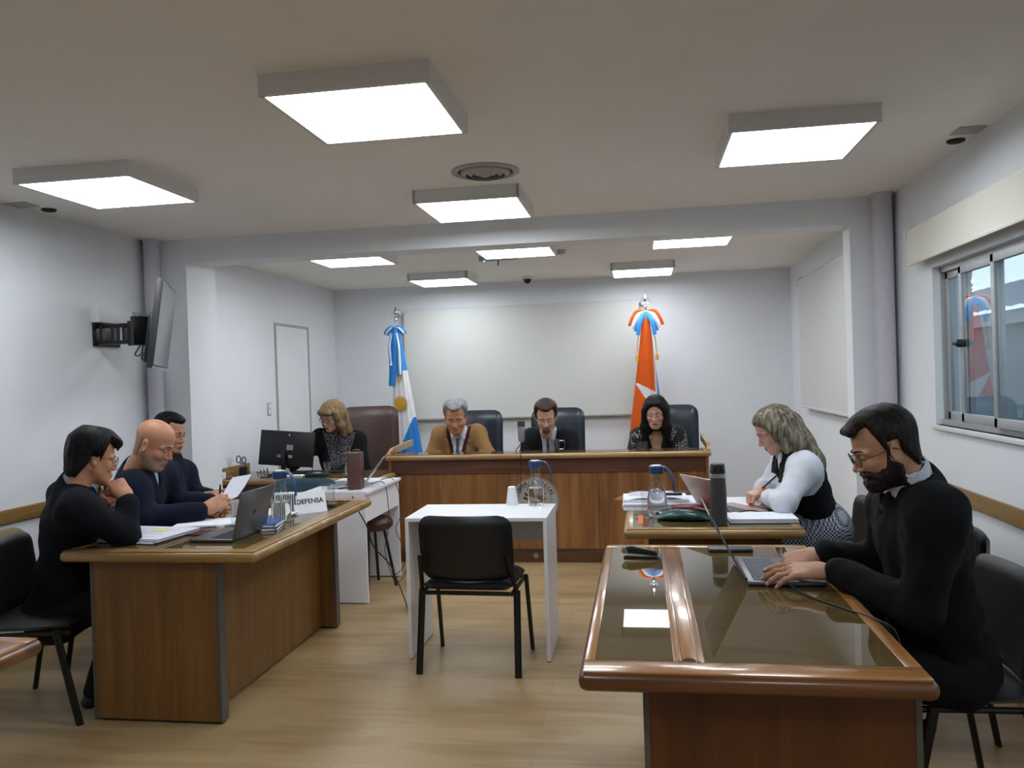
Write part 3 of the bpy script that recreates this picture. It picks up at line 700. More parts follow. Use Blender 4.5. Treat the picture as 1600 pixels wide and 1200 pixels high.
exec_chair('dark blue leather chair behind the long-haired woman judge', (0.25, 7.35, 0), PI - 0.05, 'leather_blue', 0.25, 1.205, 'blue leather judge chairs')
exec_chair('tall brown leather chair behind the blonde clerk', (-2.5, 7.25, 0), PI + 0.35, 'leather_brown', 0.27, 1.27)
# ---------------------------------------------------------------- flags
def ribbon(mb, pts, w, m=0, nrm=(0, -1, 0), thick=0.002):
    """A cloth strip through pts; w is its half width (number or list)."""
    P, ww = spline([Vector(p) for p in pts], w, 6); rows = []
    for i, p in enumerate(P):
        t = (P[min(i + 1, len(P) - 1)] - P[max(i - 1, 0)]).normalized(); s_ = t.cross(Vector(nrm)).normalized()
        rows.append([p + s_ * ww[i] * k + Vector(nrm) * (0.008 * math.cos(k * 2.2)) for k in (-1, -0.33, 0.33, 1)])
    mb.sheet(rows, m, thick); return mb

def draped(name, prof, z0, z1, colour, mats, parent, folds=5, nz=150, nt=180, amp=0.10, seed=0):
    """Hanging cloth: closed folded cross-section, prof(v) -> (cx, cy, rx, ry); colour(x, z, v, t) -> slot."""
    tmp = bmesh.new(); rows = []
    for j in range(nz + 1):
        v = j / nz; cx, cy, rx, ry = prof(v); row = []
        for i in range(nt):
            a = 2 * PI * i / nt
            k = 1 + amp * (0.25 + v) * math.sin(folds * a + 1.7 * v + seed) + 0.05 * math.sin((2 * folds + 1) * a + seed)
            row.append(tmp.verts.new((cx + rx * k * math.cos(a), cy + ry * k * math.sin(a), z1 + (z0 - z1) * v)))
        rows.append(row)
    for j in range(nz):
        for i in range(nt):
            i2 = (i + 1) % nt; f = tmp.faces.new((rows[j][i], rows[j][i2], rows[j + 1][i2], rows[j + 1][i]))
            c = f.calc_center_median(); f.material_index = colour(c.x, c.z, (j + 0.5) / nz, (i + 0.5) / nt)
    mb = MB(); mb.bm.free(); mb.bm = tmp
    return mb.build(name, mats, parent, 80)

def flag_base(label, x, y, zt, spear=0.13):
    t = thing('flag', label, 'flag', (x, y, 0))
    MB().lathe([(0, 0), (0.17, 0), (0.17, 0.02), (0.12, 0.035), (0.03, 0.05), (0.022, 0.09), (0, 0.09)], 32).build('base', 'chrome', t)
    MB().tube([(0, 0, 0.05), (0, 0, zt - spear - 0.06)], 0.013, 12).build('pole', 'chrome', t)
    z = zt - spear - 0.06
    fb = MB().lathe([(0.013, z), (0.016, z + 0.01), (0.008, z + 0.03), (0.014, z + 0.045), (0.007, z + 0.06), (0.02, z + 0.09), (0, zt)], 16, T=None)
    fb.tube([(-0.035, 0, z + 0.10), (-0.042, 0, z + 0.065), (-0.02, 0, z + 0.04), (0.02, 0, z + 0.04), (0.042, 0, z + 0.065), (0.035, 0, z + 0.10)], 0.0035, 6, smooth=4)
    fb.build('spearhead', 'chrome', t); return t

f1 = flag_base('blue and white flag with a golden sun, on a pole behind the clerk', -2.56, 8.35, 2.31, 0.10)
ZB = 2.075
def p1(v): return (0.008 + 0.09 * v, -0.02, 0.035 + 0.125 * v ** 0.9, 0.03 + 0.06 * v)
def c1(x, z, v, t):
    x0 = 0.04 - 0.0 * v
    if z > 1.62: return 0 if x < -0.03 or x > 0.03 else 1
    if z < 1.12 and x > 0.165 - (1.10 - z) * 0.42: return 2
    return 0 if False else 1
draped('flag_cloth', p1, 0.55, ZB - 0.03, c1, ['flag_blue', 'flag_white', 'flag_deep'], f1, 5)
rb = MB()
for s_ in (-1, 1):
    ribbon(rb, [(0, -0.03, ZB), (s_ * 0.04, -0.05, ZB - 0.005), (s_ * 0.085, -0.05, ZB - 0.045), (s_ * 0.1, -0.04, ZB - 0.075)], [0.012, 0.03, 0.032, 0.03], 0)
    ribbon(rb, [(0, -0.036, ZB), (s_ * 0.04, -0.06, ZB - 0.005), (s_ * 0.083, -0.06, ZB - 0.043), (s_ * 0.097, -0.05, ZB - 0.07)], [0.004, 0.010, 0.011, 0.01], 1)
    ribbon(rb, [(s_ * 0.01, -0.06, ZB - 0.02), (s_ * 0.035, -0.085, ZB - 0.2), (s_ * 0.035 + 0.01, -0.09, ZB - 0.38), (s_ * 0.045 + 0.01, -0.11, ZB - (0.62 if s_ < 0 else 0.52))], [0.02, 0.035, 0.036, 0.034], 0 if s_ < 0 else 0)
    ribbon(rb, [(s_ * 0.022, -0.072, ZB - 0.06), (s_ * 0.05, -0.095, ZB - 0.2), (s_ * 0.045 + 0.012, -0.10, ZB - 0.36), (s_ * 0.05 + 0.016, -0.122, ZB - (0.5 if s_ > 0 else 0.4))], [0.008, 0.013, 0.014, 0.012], 1)
ribbon(rb, [(0.0, -0.07, ZB - 0.02), (0.0, -0.1, ZB - 0.2), (-0.01, -0.105, ZB - 0.4), (-0.03, -0.125, ZB - 0.6)], [0.02, 0.028, 0.03, 0.026], 2)
rb.lathe([(0, 0.02), (0.02, 0.015), (0.026, 0), (0.02, -0.015), (0, -0.02)], 12, T=tr(0, -0.05, ZB - 0.005))
rb.build('ribbon_bow', ['flag_blue', 'flag_white', 'flag_deep'], f1, 60)
MB().box(0.035, 0.085, -0.126, -0.12, ZB - 0.56, ZB - 0.52).build('gold_fringe', 'gold', f1)
sun = MB(); SZ = 1.265; SX = 0.06; sy = -0.127
sun.lathe([(0, 0.006), (0.034, 0.006), (0.05, 0.003), (0.052, 0)], 28, T=tr(SX, sy, SZ) @ rotm(x=PI / 2))
for k in range(32):
    a = 2 * PI * k / 32; L = 0.1 if k % 2 == 0 else 0.085; ww = 0.006
    T = tr(SX, sy, SZ) @ rotm(x=PI / 2) @ rotm(z=a)
    if k % 2: sun.prism([(-ww, 0.045), (ww, 0.045), (ww * 1.1, 0.062), (-ww * 0.3, 0.075), (0.002, L)], -0.006, 0.003, 2, T=T)
    else: sun.prism([(-ww, 0.045), (ww, 0.045), (0, L)], -0.006, 0.003, 2, T=T)
sun.lathe([(0.008, 0.0), (0.006, 0.004), (0, 0.005)], 10, T=tr(SX, sy - 0.006, SZ) @ rotm(x=PI / 2))
sun.build('sun_emblem', 'gold', f1)

f2 = flag_base('orange, white and blue flag on a pole behind the woman judge', 0.075, 8.45, 2.37, 0.13)
ZB = 2.145
def p2(v): return (-0.0 + -0.03 * v, -0.02, 0.03 + 0.17 * v, 0.03 + 0.07 * v)
def c2(x, z, v, t):
    d = 2.145 - z                      # distance below the bow
    xr = 0.05 + 0.03 * d               # seam between orange and blue
    if x > xr + 0.02: return 2
    if x > xr: return 1
    # the diagonal white bird shape
    if 0.74 < d < 1.15:
        lo = -0.075 + (d - 0.74) * 0.62 - 0.05; hi = -0.10 + (d - 0.74) * 1.9
        if lo < x < hi: return 1
    return 0
draped('flag_cloth', p2, 0.55, ZB - 0.03, c2, ['flag_orange', 'flag_white', 'flag_blue'], f2, 4, seed=0.6, amp=0.07)
rb = MB()
for s_ in (-1, 1):
    for m_, (dx, dz, hw) in enumerate([(0.03, 0.03, 0.016), (0.0, 0.0, 0.018), (-0.035, -0.03, 0.024)]):
        q = [(0, -0.04, ZB), (s_ * (0.06 + dx), -0.055, ZB - 0.03 + dz), (s_ * (0.11 + dx), -0.06, ZB - 0.10 + dz), (s_ * (0.14 + dx), -0.05, ZB - 0.18 + dz)]
        ribbon(rb, q, [0.006, hw, hw, hw], m_)
    ribbon(rb, [(s_ * 0.02, -0.05, ZB - 0.02), (s_ * 0.06, -0.08, ZB - 0.12), (s_ * 0.085, -0.085, ZB - 0.25)], [0.02, 0.022, 0.02], 2)
    rb.tube([(s_ * 0.05, -0.06, ZB - 0.12), (s_ * 0.09, -0.07, ZB - 0.3), (s_ * 0.1 , -0.075, ZB - 0.46)], 0.005, 6, m=3)
    rb.lathe([(0.004, 0), (0.016, -0.02), (0.018, -0.07), (0, -0.07)], 10, (s_ * 0.1, -0.075), m=3, T=tr(0, 0, ZB - 0.44))
rb.build('ribbon_bow', ['flag_orange', 'flag_white', 'flag_blue', 'gold'], f2, 60)

# ---------------------------------------------------------------- glassware
def arch_glass(name, tint=(0.95, 0.96, 0.97, 1), ior=1.5, base=0.0):
    """Thin-walled glass: straight-through plus a Fresnel reflection."""
    t = NT(name); nt = t.t
    for nd in list(nt.nodes):
        if nd.type == 'BSDF_PRINCIPLED': nt.nodes.remove(nd)
    a = nt.nodes.new('ShaderNodeBsdfTransparent'); a.inputs[0].default_value = tint
    b = nt.nodes.new('ShaderNodeBsdfGlossy'); b.inputs['Roughness'].default_value = 0.04
    m = nt.nodes.new('ShaderNodeMixShader'); nt.links.new(schlick(nt, 0.03 + base, 0.6), m.inputs[0]); nt.links.new(a.outputs[0], m.inputs[1]); nt.links.new(b.outputs[0], m.inputs[2])
    nt.links.new(m.outputs[0], [n for n in nt.nodes if n.type == 'OUTPUT_MATERIAL'][0].inputs[0]); return t.m
M['thin_glass'] = arch_glass('thin_glass', (0.97, 0.98, 0.985, 1), base=0.02)
M['lens'] = arch_glass('spectacle_lens', (0.96, 0.97, 0.97, 1), base=0.0)
M['thin_plastic'] = arch_glass('thin_plastic', (0.82, 0.84, 0.88, 1), base=0.08)

def carafe(label, loc, rotz, fill=0.5, liquid='water', s=1.0, lid_deg=0):
    t = thing('carafe', label, 'carafe', loc, rotz, 'glass carafes with blue lids')
    prof = [(0, 0.004), (0.043, 0.004), (0.048, 0.012), (0.05, 0.05), (0.047, 0.1), (0.036, 0.145), (0.027, 0.175), (0.026, 0.205), (0.031, 0.235)]
    outer = [(r * s + 0.0022, z * s) for r, z in prof[1:]]
    MB().lathe([(0, 0.001)] + [(0.042 * s, 0.0)] + outer + [(r * s, z * s) for r, z in prof[::-1]], 36).build('bottle', 'thin_glass', t)
    zf = fill * 0.24 * s; lp = [(0, 0.005 * s)]
    for (r0, z0), (r1, z1) in zip(prof[1:-1], prof[2:]):
        lp.append(((r0 - 0.001) * s, z0 * s + 0.001))
        if z1 * s > zf:
            k = (zf - z0 * s) / ((z1 - z0) * s); lp.append(((r0 + (r1 - r0) * k - 0.001) * s, zf)); break
    lp.append((0, zf)); MB().lathe(lp, 32).build('liquid', liquid, t)
    z = 0.222 * s
    ld = MB().lathe([(0, z + 0.035 * s), (0.03 * s, z + 0.037 * s), (0.036 * s, z + 0.032 * s), (0.037 * s, z + 0.02 * s), (0.034 * s, z - 0.004), (0.033 * s, z - 0.004), (0.033 * s, z + 0.018 * s), (0, z + 0.02 * s)], 30).build('lid', 'navy_plastic', t)
    MB().lathe([(0, z + 0.0365 * s), (0.024 * s, z + 0.038 * s), (0.026 * s, z + 0.0365 * s)], 24).build('lid_insert', 'white_cup', ld)
    MB().tube([(0.02 * s, 0, z + 0.028 * s), (0.05 * s, 0, z + 0.028 * s), (0.075 * s, 0, z + 0.005 * s), (0.09 * s, 0, z - 0.04 * s), (0.094 * s, 0, z - 0.09 * s)],
              [0.012 * s, 0.011 * s, 0.0105 * s, 0.01 * s, 0.006 * s], 10, smooth=6, squash=(1.2, 0.5)).build('handle', 'navy_plastic', t)
    return t
carafe('glass carafe with blue lid standing on the white witness table', (-0.615, 4.63, 0.762), 0.1, 0.42)
carafe('water carafe with blue handle on the second right-hand desk', (0.065, 4.12, SDZ), -0.5, 0.55, s=1.0)
carafe('carafe of cloudy water beside the DEFENSA sign', (-1.885, 4.0, LDZ), -0.2, 0.42, 'juice', s=1.03)

def tumbler(name, label, loc, r=0.034, h=0.095, taper=0.85, mat='thin_glass', group='drinking glasses', upside=False, level=None):
    b, t_ = r * taper, r
    if upside: b, t_ = t_, b
    o = MB()
    if upside: o.lathe([(b, 0), (b + 0.001, 0.001), (t_ + 0.001, h - 0.003), (t_ - 0.003, h), (0, h), (0, h - 0.002), (t_ - 0.003, h - 0.002), (b - 0.001, 0.0)], 30)
    else: o.lathe([(0, 0), (b, 0), (b + 0.001, 0.003), (t_ + 0.0012, h), (t_ - 0.0012, h), (b - 0.002, 0.006), (0, 0.006)], 30)
    ob = o.build(name, mat); ob.location = loc; return tag(ob, label, 'cup', group)
tumbler('plastic_cup', 'stack of white plastic cups upside down on the witness table', (-0.76, 4.66, 0.762), 0.036, 0.105, 0.6, 'white_cup', 'plastic cups', upside=True)
tumbler('drinking_glass', 'clear tumbler in front of the bald man behind the grey laptop', (-2.06, 3.87, LDZ), 0.037, 0.12, 0.86)
tumbler('drinking_glass', 'clear tumbler behind the DEFENSA sign', (-1.83, 4.52, LDZ), 0.036, 0.13, 0.88)
tumbler('drinking_glass', 'clear tumbler standing left of the carafe on the right desk', (0.02, 4.2, SDZ), 0.036, 0.125, 0.86)
BT = BZ
tumbler('drinking_glass', 'low glass tumbler before the grey-haired judge', (-1.42, 6.62, BT), 0.036, 0.07, 0.9)
tumbler('drinking_glass', 'small glass at the left end of the bench', (-1.95, 6.66, BT), 0.026, 0.06, 0.9)
tumbler('drinking_glass', 'low glass tumbler before the woman judge', (0.0, 6.62, BT), 0.04, 0.065, 0.95)
j = thing('glass_mug', 'glass mug with handle in front of the bearded middle judge', 'mug', (-0.72, 6.6, BT))
MB().lathe([(0, 0), (0.045, 0), (0.05, 0.01), (0.055, 0.1), (0.052, 0.1), (0.046, 0.012), (0, 0.012)], 30).build('body', 'thin_plastic', j)
MB().tube([(0.05, 0, 0.085), (0.085, 0, 0.085), (0.095, 0, 0.05), (0.08, 0, 0.02), (0.05, 0, 0.02)], 0.005, 8, smooth=5).build('handle', 'thin_plastic', j)
j = thing('glass_jug', "clear glass jug on the clerk's desk beside the brown case", 'jug', (-2.31, 6.2, 0.75))
MB().lathe([(0, 0), (0.05, 0), (0.056, 0.02), (0.058, 0.07), (0.045, 0.13), (0.036, 0.17), (0.047, 0.205), (0.044, 0.205), (0.033, 0.17), (0.042, 0.13), (0.054, 0.07), (0, 0.01)], 30).build('body', 'thin_glass', j)
MB().lathe([(0, 0.012), (0.053, 0.022), (0.054, 0.06), (0.046, 0.1), (0, 0.1)], 24).build('liquid', 'water', j)
MB().tube([(0.042, 0, 0.19), (0.08, 0, 0.185), (0.09, 0, 0.12), (0.055, 0, 0.07)], 0.006, 8, smooth=5).build('handle', 'thin_glass', j)
j = thing('wine_glass', "short-stemmed goblet on the clerk's desk", 'glass', (-2.50, 6.18, 0.75))
MB().lathe([(0, 0), (0.03, 0), (0.03, 0.003), (0.006, 0.012), (0.006, 0.04), (0.022, 0.055), (0.033, 0.08), (0.034, 0.125), (0.031, 0.125), (0.03, 0.082), (0.018, 0.058), (0, 0.052)], 28).build('bowl', 'thin_glass', j)

# ---------------------------------------------------------------- laptops
def laptop(label, loc, rotz, lid_deg, mat, keymat, w=0.33, d=0.23, emblem=None, inner='screen'):
    """Local: hinge along x at y=0, keyboard towards -y; lid opened lid_deg from closed."""
    t = thing('laptop', label, 'laptop', loc, rotz)
    MB().box(-w / 2, w / 2, -d, 0, 0.002, 0.016, 0.005, 3).build('base', mat, t)
    MB().box(-w / 2 + 0.03, w / 2 - 0.03, -d + 0.01, -0.02, 0, 0.003).build('foot_strip', 'black_plastic', t)
    MB().box(-w / 2 + 0.018, w / 2 - 0.018, -0.125, -0.022, 0.0158, 0.0163).build('keyboard_bed', 'dark_grey', t)
    k = MB()
    for r_ in range(6):
        n_ = 14
        for c_ in range(n_):
            x0_ = -w / 2 + 0.021 + c_ * (w - 0.042) / n_; y0_ = -0.122 + r_ * 0.0165
            if r_ == 0 and 4 <= c_ <= 8:
                if c_ == 4: k.box(x0_, x0_ + 5 * (w - 0.042) / n_ - 0.003, y0_, y0_ + 0.0135, 0.016, 0.0175)
                continue
            k.box(x0_, x0_ + (w - 0.042) / n_ - 0.003, y0_, y0_ + 0.0135, 0.016, 0.0175)
    k.build('keys', keymat, t, None)
    MB().box(-0.05, 0.05, -d + 0.015, -0.14, 0.0158, 0.0164).build('touchpad', keymat if mat == 'black' else mat, t)
    T = tr(0, 0, 0.014) @ rotm(x=math.radians(-(lid_deg)))
    ld = MB().box(-w / 2, w / 2, -d, 0, 0.0005, 0.0065, 0.003, 2, T=T).build('lid', mat, t)
    MB().box(-w / 2 + 0.006, w / 2 - 0.006, -d + 0.006, -0.014, 0.0001, 0.0008, T=T).build('screen', inner, ld)
    MB().tube([(-w / 2 + 0.04, 0, 0.014), (w / 2 - 0.04, 0, 0.014)], 0.006, 10).build('hinge', 'dark_grey', t)
    if emblem:
        e = MB(); Te = T @ tr(0, -d / 2, 0.0066)
        o_ = []
        for q in range(40):       # bitten fruit outline
            a = 2 * PI * q / 40; r_ = 0.0155 * (1 + 0.10 * math.cos(2 * a)) * (1 - 0.16 * max(0, math.sin(a)) ** 12 - 0.1 * max(0, -math.sin(a)) ** 14)
            x_, y_ = r_ * math.cos(a), r_ * math.sin(a)
            dx = math.hypot(x_ - 0.021, y_ - 0.001)
            if dx < 0.008: x_ = 0.021 - math.sqrt(max(0, 0.008 ** 2 - (y_ - 0.001) ** 2))
            o_.append((x_, -y_))
        e.prism(o_, 0, 0.0006, 2, T=Te)
        e.prism([(0.001, -0.019), (0.004, -0.0245), (0.009, -0.027), (0.007, -0.021)], 0, 0.0006, 2, T=Te)
        e.build('lid_emblem', 'dark_grey', ld)
    return t
# right foreground: hinge along y at x=.33, keyboard towards the man (+x)
laptop('grey laptop under the hands of the bearded man in the right foreground', (0.333, 2.965, NDZ), PI / 2, 117, 'space_grey', 'key_grey', 0.37, 0.255)
laptop('grey laptop turned away from the camera on the left desk, emblem on its lid', (-1.862, 3.60, LDZ), math.radians(-92), 103, 'space_grey', 'key', 0.31, 0.22, emblem=True)
laptop('silver laptop open beside the brown case on the white side table', (-1.99, 5.60, 0.762), -1.36, 128, 'silver', 'key_grey', 0.34, 0.24)
laptop('rose-tinted laptop in front of the woman in the vest', (0.36, 4.24, SDZ), PI / 2 + 0.5, 122, 'rose', 'key_grey', 0.3, 0.21)

# ---------------------------------------------------------------- things on the right foreground desk
sp = thing('stapler', 'black and chrome stapler at the far left corner of the foreground desk', 'stapler', (-0.025, 3.2, NDZ), math.radians(-8))
MB().box(-0.06, 0.075, -0.015, 0.015, 0, 0.008, 0.003).build('base', 'black_plastic', sp)
MB().prism([(-0.055, 0.022), (0.07, 0.012), (0.075, 0.02), (0.06, 0.032), (-0.03, 0.048), (-0.058, 0.042)], -0.014, 0.014, 1, r=0.004).build('arm', 'black_plastic', sp)
MB().prism([(-0.05, 0.016), (0.065, 0.01), (0.068, 0.014), (-0.048, 0.023)], -0.009, 0.009, 1).lathe([(0.0, -0.017), (0.012, -0.017), (0.012, 0.017), (0, 0.017)], 16, T=tr(-0.055, 0, 0.03) @ rotm(x=PI / 2)).build('magazine', 'chrome', sp)
tag(MB().box(-0.085, 0.085, -0.035, 0.035, 0, 0.014, 0.004).build('phone', 'dark_grey', loc=(0.335, 3.33, NDZ)), 'dark slab-like phone behind the grey laptop on the foreground desk', 'phone')
cb = MB().tube([(0.46, 2.78, NDZ + 0.012), (0.5, 2.66, NDZ + 0.004), (0.58, 2.52, NDZ + 0.004), (0.645, 2.4, NDZ + 0.004), (0.68, 2.36, NDZ - 0.03), (0.7, 2.36, NDZ - 0.2)], 0.0028, 8, smooth=8)
tag(cb.build('cable', 'cable'), 'thin cable trailing from the foreground laptop over the desk edge', 'cable')
fl = thing('flask', 'tall dark grey vacuum flask standing on the second right-hand desk', 'flask', (0.345, 3.9, SDZ))
MB().lathe([(0, 0), (0.036, 0), (0.0385, 0.004), (0.0385, 0.15), (0.0355, 0.205), (0.035, 0.235), (0, 0.235)], 36).build('body', 'thermos', fl)
MB().lathe([(0.0355, 0.222), (0.037, 0.224), (0.037, 0.24), (0.034, 0.242), (0, 0.242)], 36).build('steel_ring', 'steel', fl)
MB().lathe([(0.034, 0.24), (0.036, 0.246), (0.033, 0.282), (0.030, 0.288), (0, 0.288)], 30).build('cap', 'dark_grey', fl)
MB().box(-0.022, 0.022, -0.034, -0.02, 0.25, 0.284, 0.003).build('cap_latch', 'black_plastic', fl)
# books and papers on the second desk
def paper_stack(name, label, cat, loc, rotz, w, d, h, n, mat='paper', jitter=0.006, cover=None, group=None, parent=None):
    t = thing(name, label, cat, loc, rotz, group); z = 0
    if cover: MB().box(-w / 2 - 0.004, w / 2 + 0.004, -d / 2 - 0.004, d / 2 + 0.004, 0, 0.003).build('cover', cover, t); z = 0.003
    for i in range(n):
        a, b = random.uniform(-jitter, jitter), random.uniform(-jitter, jitter)
        MB().box(-w / 2, w / 2, -d / 2, d / 2, z, z + h / n * 0.93, T=tr(a, b, 0) @ rotm(z=random.uniform(-jitter, jitter) * 3)).build('sheets', mat, t); z += h / n
    return t, z
def scribble(name, mat, w, d, z, parent, rows=9, x0=None, cols=1, seed=1):
    rr = random.Random(seed); mb = MB()
    for c_ in range(cols):
        for r_ in range(rows):
            y = d / 2 - (r_ + 1) * d / (rows + 1); xa = -w / 2 + w * c_ / cols + 0.012
            xb = xa + (w / cols - 0.024) * rr.uniform(0.6, 1)
            mb.box(xa, xb, y - 0.0012, y + 0.0012, z, z + 0.0003)
    return mb.build(name, mat, parent)
M['text_grey'] = plain('printed_lines', '#8f95a5', 0.8)
bk = thing('open_book', 'thick open book lying across the second right-hand desk', 'book', (0.06, 4.48, SDZ + 0.035), 0.03)
for s_ in (-1, 1):
    rows = [[(s_ * u * 0.17, yy, 0.012 + 0.016 * math.sin(PI * min(1, u * 1.15)) ** 0.7 * (1 - 0.3 * u)) for u in np.linspace(0, 1, 12)] for yy in (-0.12, 0.12)]
    pg = MB().sheet(rows, 0, 0.004); pg.box(min(0, s_ * 0.17), max(0, s_ * 0.17), -0.118, 0.118, 0.002, 0.014).build('pages', 'paper', bk)
MB().box(-0.175, 0.175, -0.125, 0.125, -0.001, 0.003).build('cover', 'paper2', bk)
for s_ in (-1, 1): scribble('printed_text', 'text_grey', 0.14, 0.2, 0.0, bk, 14, seed=s_ + 3).location = (s_ * 0.085, 0, 0.0315)
for k, (mt, yy) in enumerate([('orange_tag', 0.02), ('pink_tag', -0.02), ('orange_tag', -0.07)]): MB().box(-0.2 - 0.01 * k, -0.17, yy, yy + 0.012, 0.008, 0.009).build('page_marker', mt, bk)
paper_stack('document_pile', 'pile of white documents under the open book', 'papers', (0.09, 4.45, SDZ), 0.03, 0.40, 0.26, 0.034, 4)
tag(MB().box(-0.115, 0.115, -0.075, 0.075, 0, 0.028, 0.004).build('book', 'red', loc=(0.26, 4.33, SDZ)), 'closed dark red book beside the open book', 'book')
bk2, z2 = paper_stack('notebook', 'open white notebook lying right of the open book', 'notebook', (0.33, 4.56, SDZ + 0.0), -0.12, 0.22, 0.28, 0.02, 2)
tag(MB().tube([(0, 0, 0), (0.14, 0.02, 0)], 0.0045, 8).build('pen', 'navy_plastic', loc=(0.16, 4.42, SDZ + 0.08)), 'dark blue pen lying on the open book', 'pen', 'pens')
tag(MB().box(-0.07, 0.07, -0.014, 0.014, 0, 0.014, 0.004).build('stapler', 'dark_grey', loc=(0.13, 4.36, SDZ + 0.072)), 'grey stapler-like tool lying on the lower page of the open book', 'stapler')
tag(MB().box(-0.012, 0.012, -0.13, 0.13, 0, 0.001).build('marker_strip', 'orange_tag', loc=(-0.02, 4.05, SDZ), ), 'orange paper strip lying on the desk glass by the carafe', 'strip')
M['pouch'] = plain('green_pouch', '#1f4a42', 0.3, noise=0.5, nscale=25)
pc = MB(); pr_ = []
for i in range(17):
    u = i / 16; wd = 0.062 * (math.sin(PI * min(max(u, 0.03), 0.97)) ** 0.5); hh_ = 0.058 * math.sin(PI * min(max(u, 0.02), 0.98)) ** 0.6
    pr_.append([(-0.13 + 0.26 * u, wd * math.cos(a), hh_ / 2 + hh_ / 2 * math.sin(a) * (1 if math.sin(a) > 0 else 0.98)) for a in np.linspace(0, 2 * PI, 24, endpoint=False)])
pc.sheet(pr_, closed=True); po = pc.build('pencil_case', 'pouch', loc=(0.19, 4.02, SDZ), smooth=80); po.rotation_euler = (0, 0, -0.1)
tag(po, 'dark green zipped pencil case lying beside the carafe', 'pencil case')
MB().tube([(-0.11, -0.0, 0.045), (-0.05, -0.01, 0.0585), (0.05, -0.01, 0.0585), (0.11, 0, 0.045)], 0.003, 6, smooth=4).build('zip', 'black_plastic', po)
MB().box(0.0, 0.05, -0.045, -0.03, 0.042, 0.05, 0.002).build('patch', 'red', po)
tag(MB().tube([(0, 0, 0.005), (0.075, -0.1, 0.005)], 0.004, 8).build('pen', 'alu', loc=(0.24, 4.0, SDZ + 0.06)), 'slim grey pen lying on the green pencil case', 'pen', 'pens')
t_, z_ = paper_stack('paper_pile', 'flat white paper pad at the near right corner of the second desk', 'papers', (0.553, 4.02, SDZ), 0.02, 0.31, 0.2, 0.02, 3, jitter=0.002, cover='black_plastic')
t_, z_ = paper_stack('paper_pile', "printed sheets under the vest-wearing woman's forearms", 'papers', (0.48, 4.5, SDZ), 0.05, 0.32, 0.3, 0.016, 2, jitter=0.003)
cb = MB().tube([(0.45, 4.1, SDZ + 0.02), (0.52, 4.14, SDZ + 0.026), (0.6, 4.16, SDZ + 0.008), (0.68, 4.15, SDZ + 0.006), (0.73, 4.15, SDZ - 0.05)], 0.003, 8, smooth=8)
tag(cb.build('cable', 'cable'), 'black cable running from the rose laptop off the desk edge', 'cable')

# ---------------------------------------------------------------- things on the left desk
t_, z_ = paper_stack('paper_pile', 'spread of papers with a yellow highlight at the near left corner of the left desk', 'papers', (-2.38, 3.58, LDZ), -0.12, 0.36, 0.3, 0.02, 4, 'paper2', 0.012, cover='maroon')
hl = MB(); hl.prism([(0.045 * math.cos(a), 0.022 * math.sin(a)) for a in np.linspace(0, 2 * PI, 20, endpoint=False)], z_, z_ + 0.001).build('highlight', 'marker', t_).location = (0.03, 0.06, 0)
scribble('printed_text', 'text_grey', 0.3, 0.26, z_, t_, 12)
t_, z2 = paper_stack('paper_pile', 'loose sheets fanned out before the bald man', 'papers', (-2.25, 3.93, LDZ), 0.25, 0.3, 0.21, 0.012, 3, 'paper', 0.014)
t_, z2 = paper_stack('paper_pile', "white sheets at the desk's inner side behind the grey laptop", 'papers', (-2.05, 4.22, LDZ), -0.1, 0.32, 0.22, 0.016, 3, 'paper', 0.01)
tag(MB().box(-0.09, 0.09, -0.065, 0.065, 0, 0.006, 0.002).build('notebook', 'maroon', loc=(-2.12, 3.68, LDZ)), 'flat maroon folder under the laptop edge on the left desk', 'folder')
st_ = MB()
for k in range(9): st_.box(-0.05 + k * 0.012, -0.044 + k * 0.012, -0.002, 0.0, 0.01, 0.11)
bnd = thing('bound_booklet', 'booklet with black ring binding standing behind the left carafe', 'booklet', (-1.95, 4.2, LDZ), 0.3)
MB().box(-0.06, 0.06, 0, 0.03, 0, 0.12, 0.002).build('pages', 'paper', bnd); st_.build('binding', 'ink', bnd)
for k, (mt, lb) in enumerate([('ink', 'lower black notebook between the grey laptop and the carafe'), ('blue_cover', 'upper blue-covered notebook between the grey laptop and the carafe')]):
    nb = thing('notebook', lb, 'notebook', (-1.855, 3.80, LDZ + 0.0175 * k), 0.25 - 0.08 * k)
    MB().box(-0.055, 0.055, -0.085, 0.085, 0.0, 0.002).box(-0.055, 0.055, -0.085, 0.085, 0.0145, 0.017).box(-0.055, -0.052, -0.085, 0.085, 0.0, 0.017).build('cover', mt, nb)
    MB().box(-0.052, 0.053, -0.082, 0.082, 0.002, 0.0145).build('pages', 'paper', nb)
    MB().box(0.045, 0.048, -0.0855, 0.0855, -0.0002, 0.0175).build('elastic', 'ink', nb)
sg = thing('name_sign', 'folded white sign reading DEFENSA on the left desk', 'sign', (-1.856, 4.29, LDZ), math.atan2(4.391 - 4.224, -1.80 + 1.885) - 0.35)
hW, hH = 0.092, 0.115
MB().sheet([[(-hW, -0.045 + 0.045 * u, hH * u), (0, -0.047 + 0.045 * u, hH * u), (hW, -0.045 + 0.045 * u, hH * u)] for u in np.linspace(0, 1, 6)], thick=0.0012).sheet([[(-hW, 0.045 * (1 - u), hH * u), (hW, 0.045 * (1 - u), hH * u)] for u in np.linspace(0, 1, 4)], thick=0.0012).build('card', 'paper', sg)
textmesh('DEFENSA', 0.0375, 'lettering', 'ink', sg, tr(0, -0.0265, 0.052) @ rotm(x=math.atan2(hH, 0.045)), 0.0004, bold=0.0009)
tag(MB().box(-0.03, 0.03, -0.03, 0.03, 0, 0.02, 0.006).build('watch', 'dark_grey', loc=(-1.8, 4.47, LDZ)), 'small dark gadget lying at the foot of the tumbler behind the sign', 'gadget')
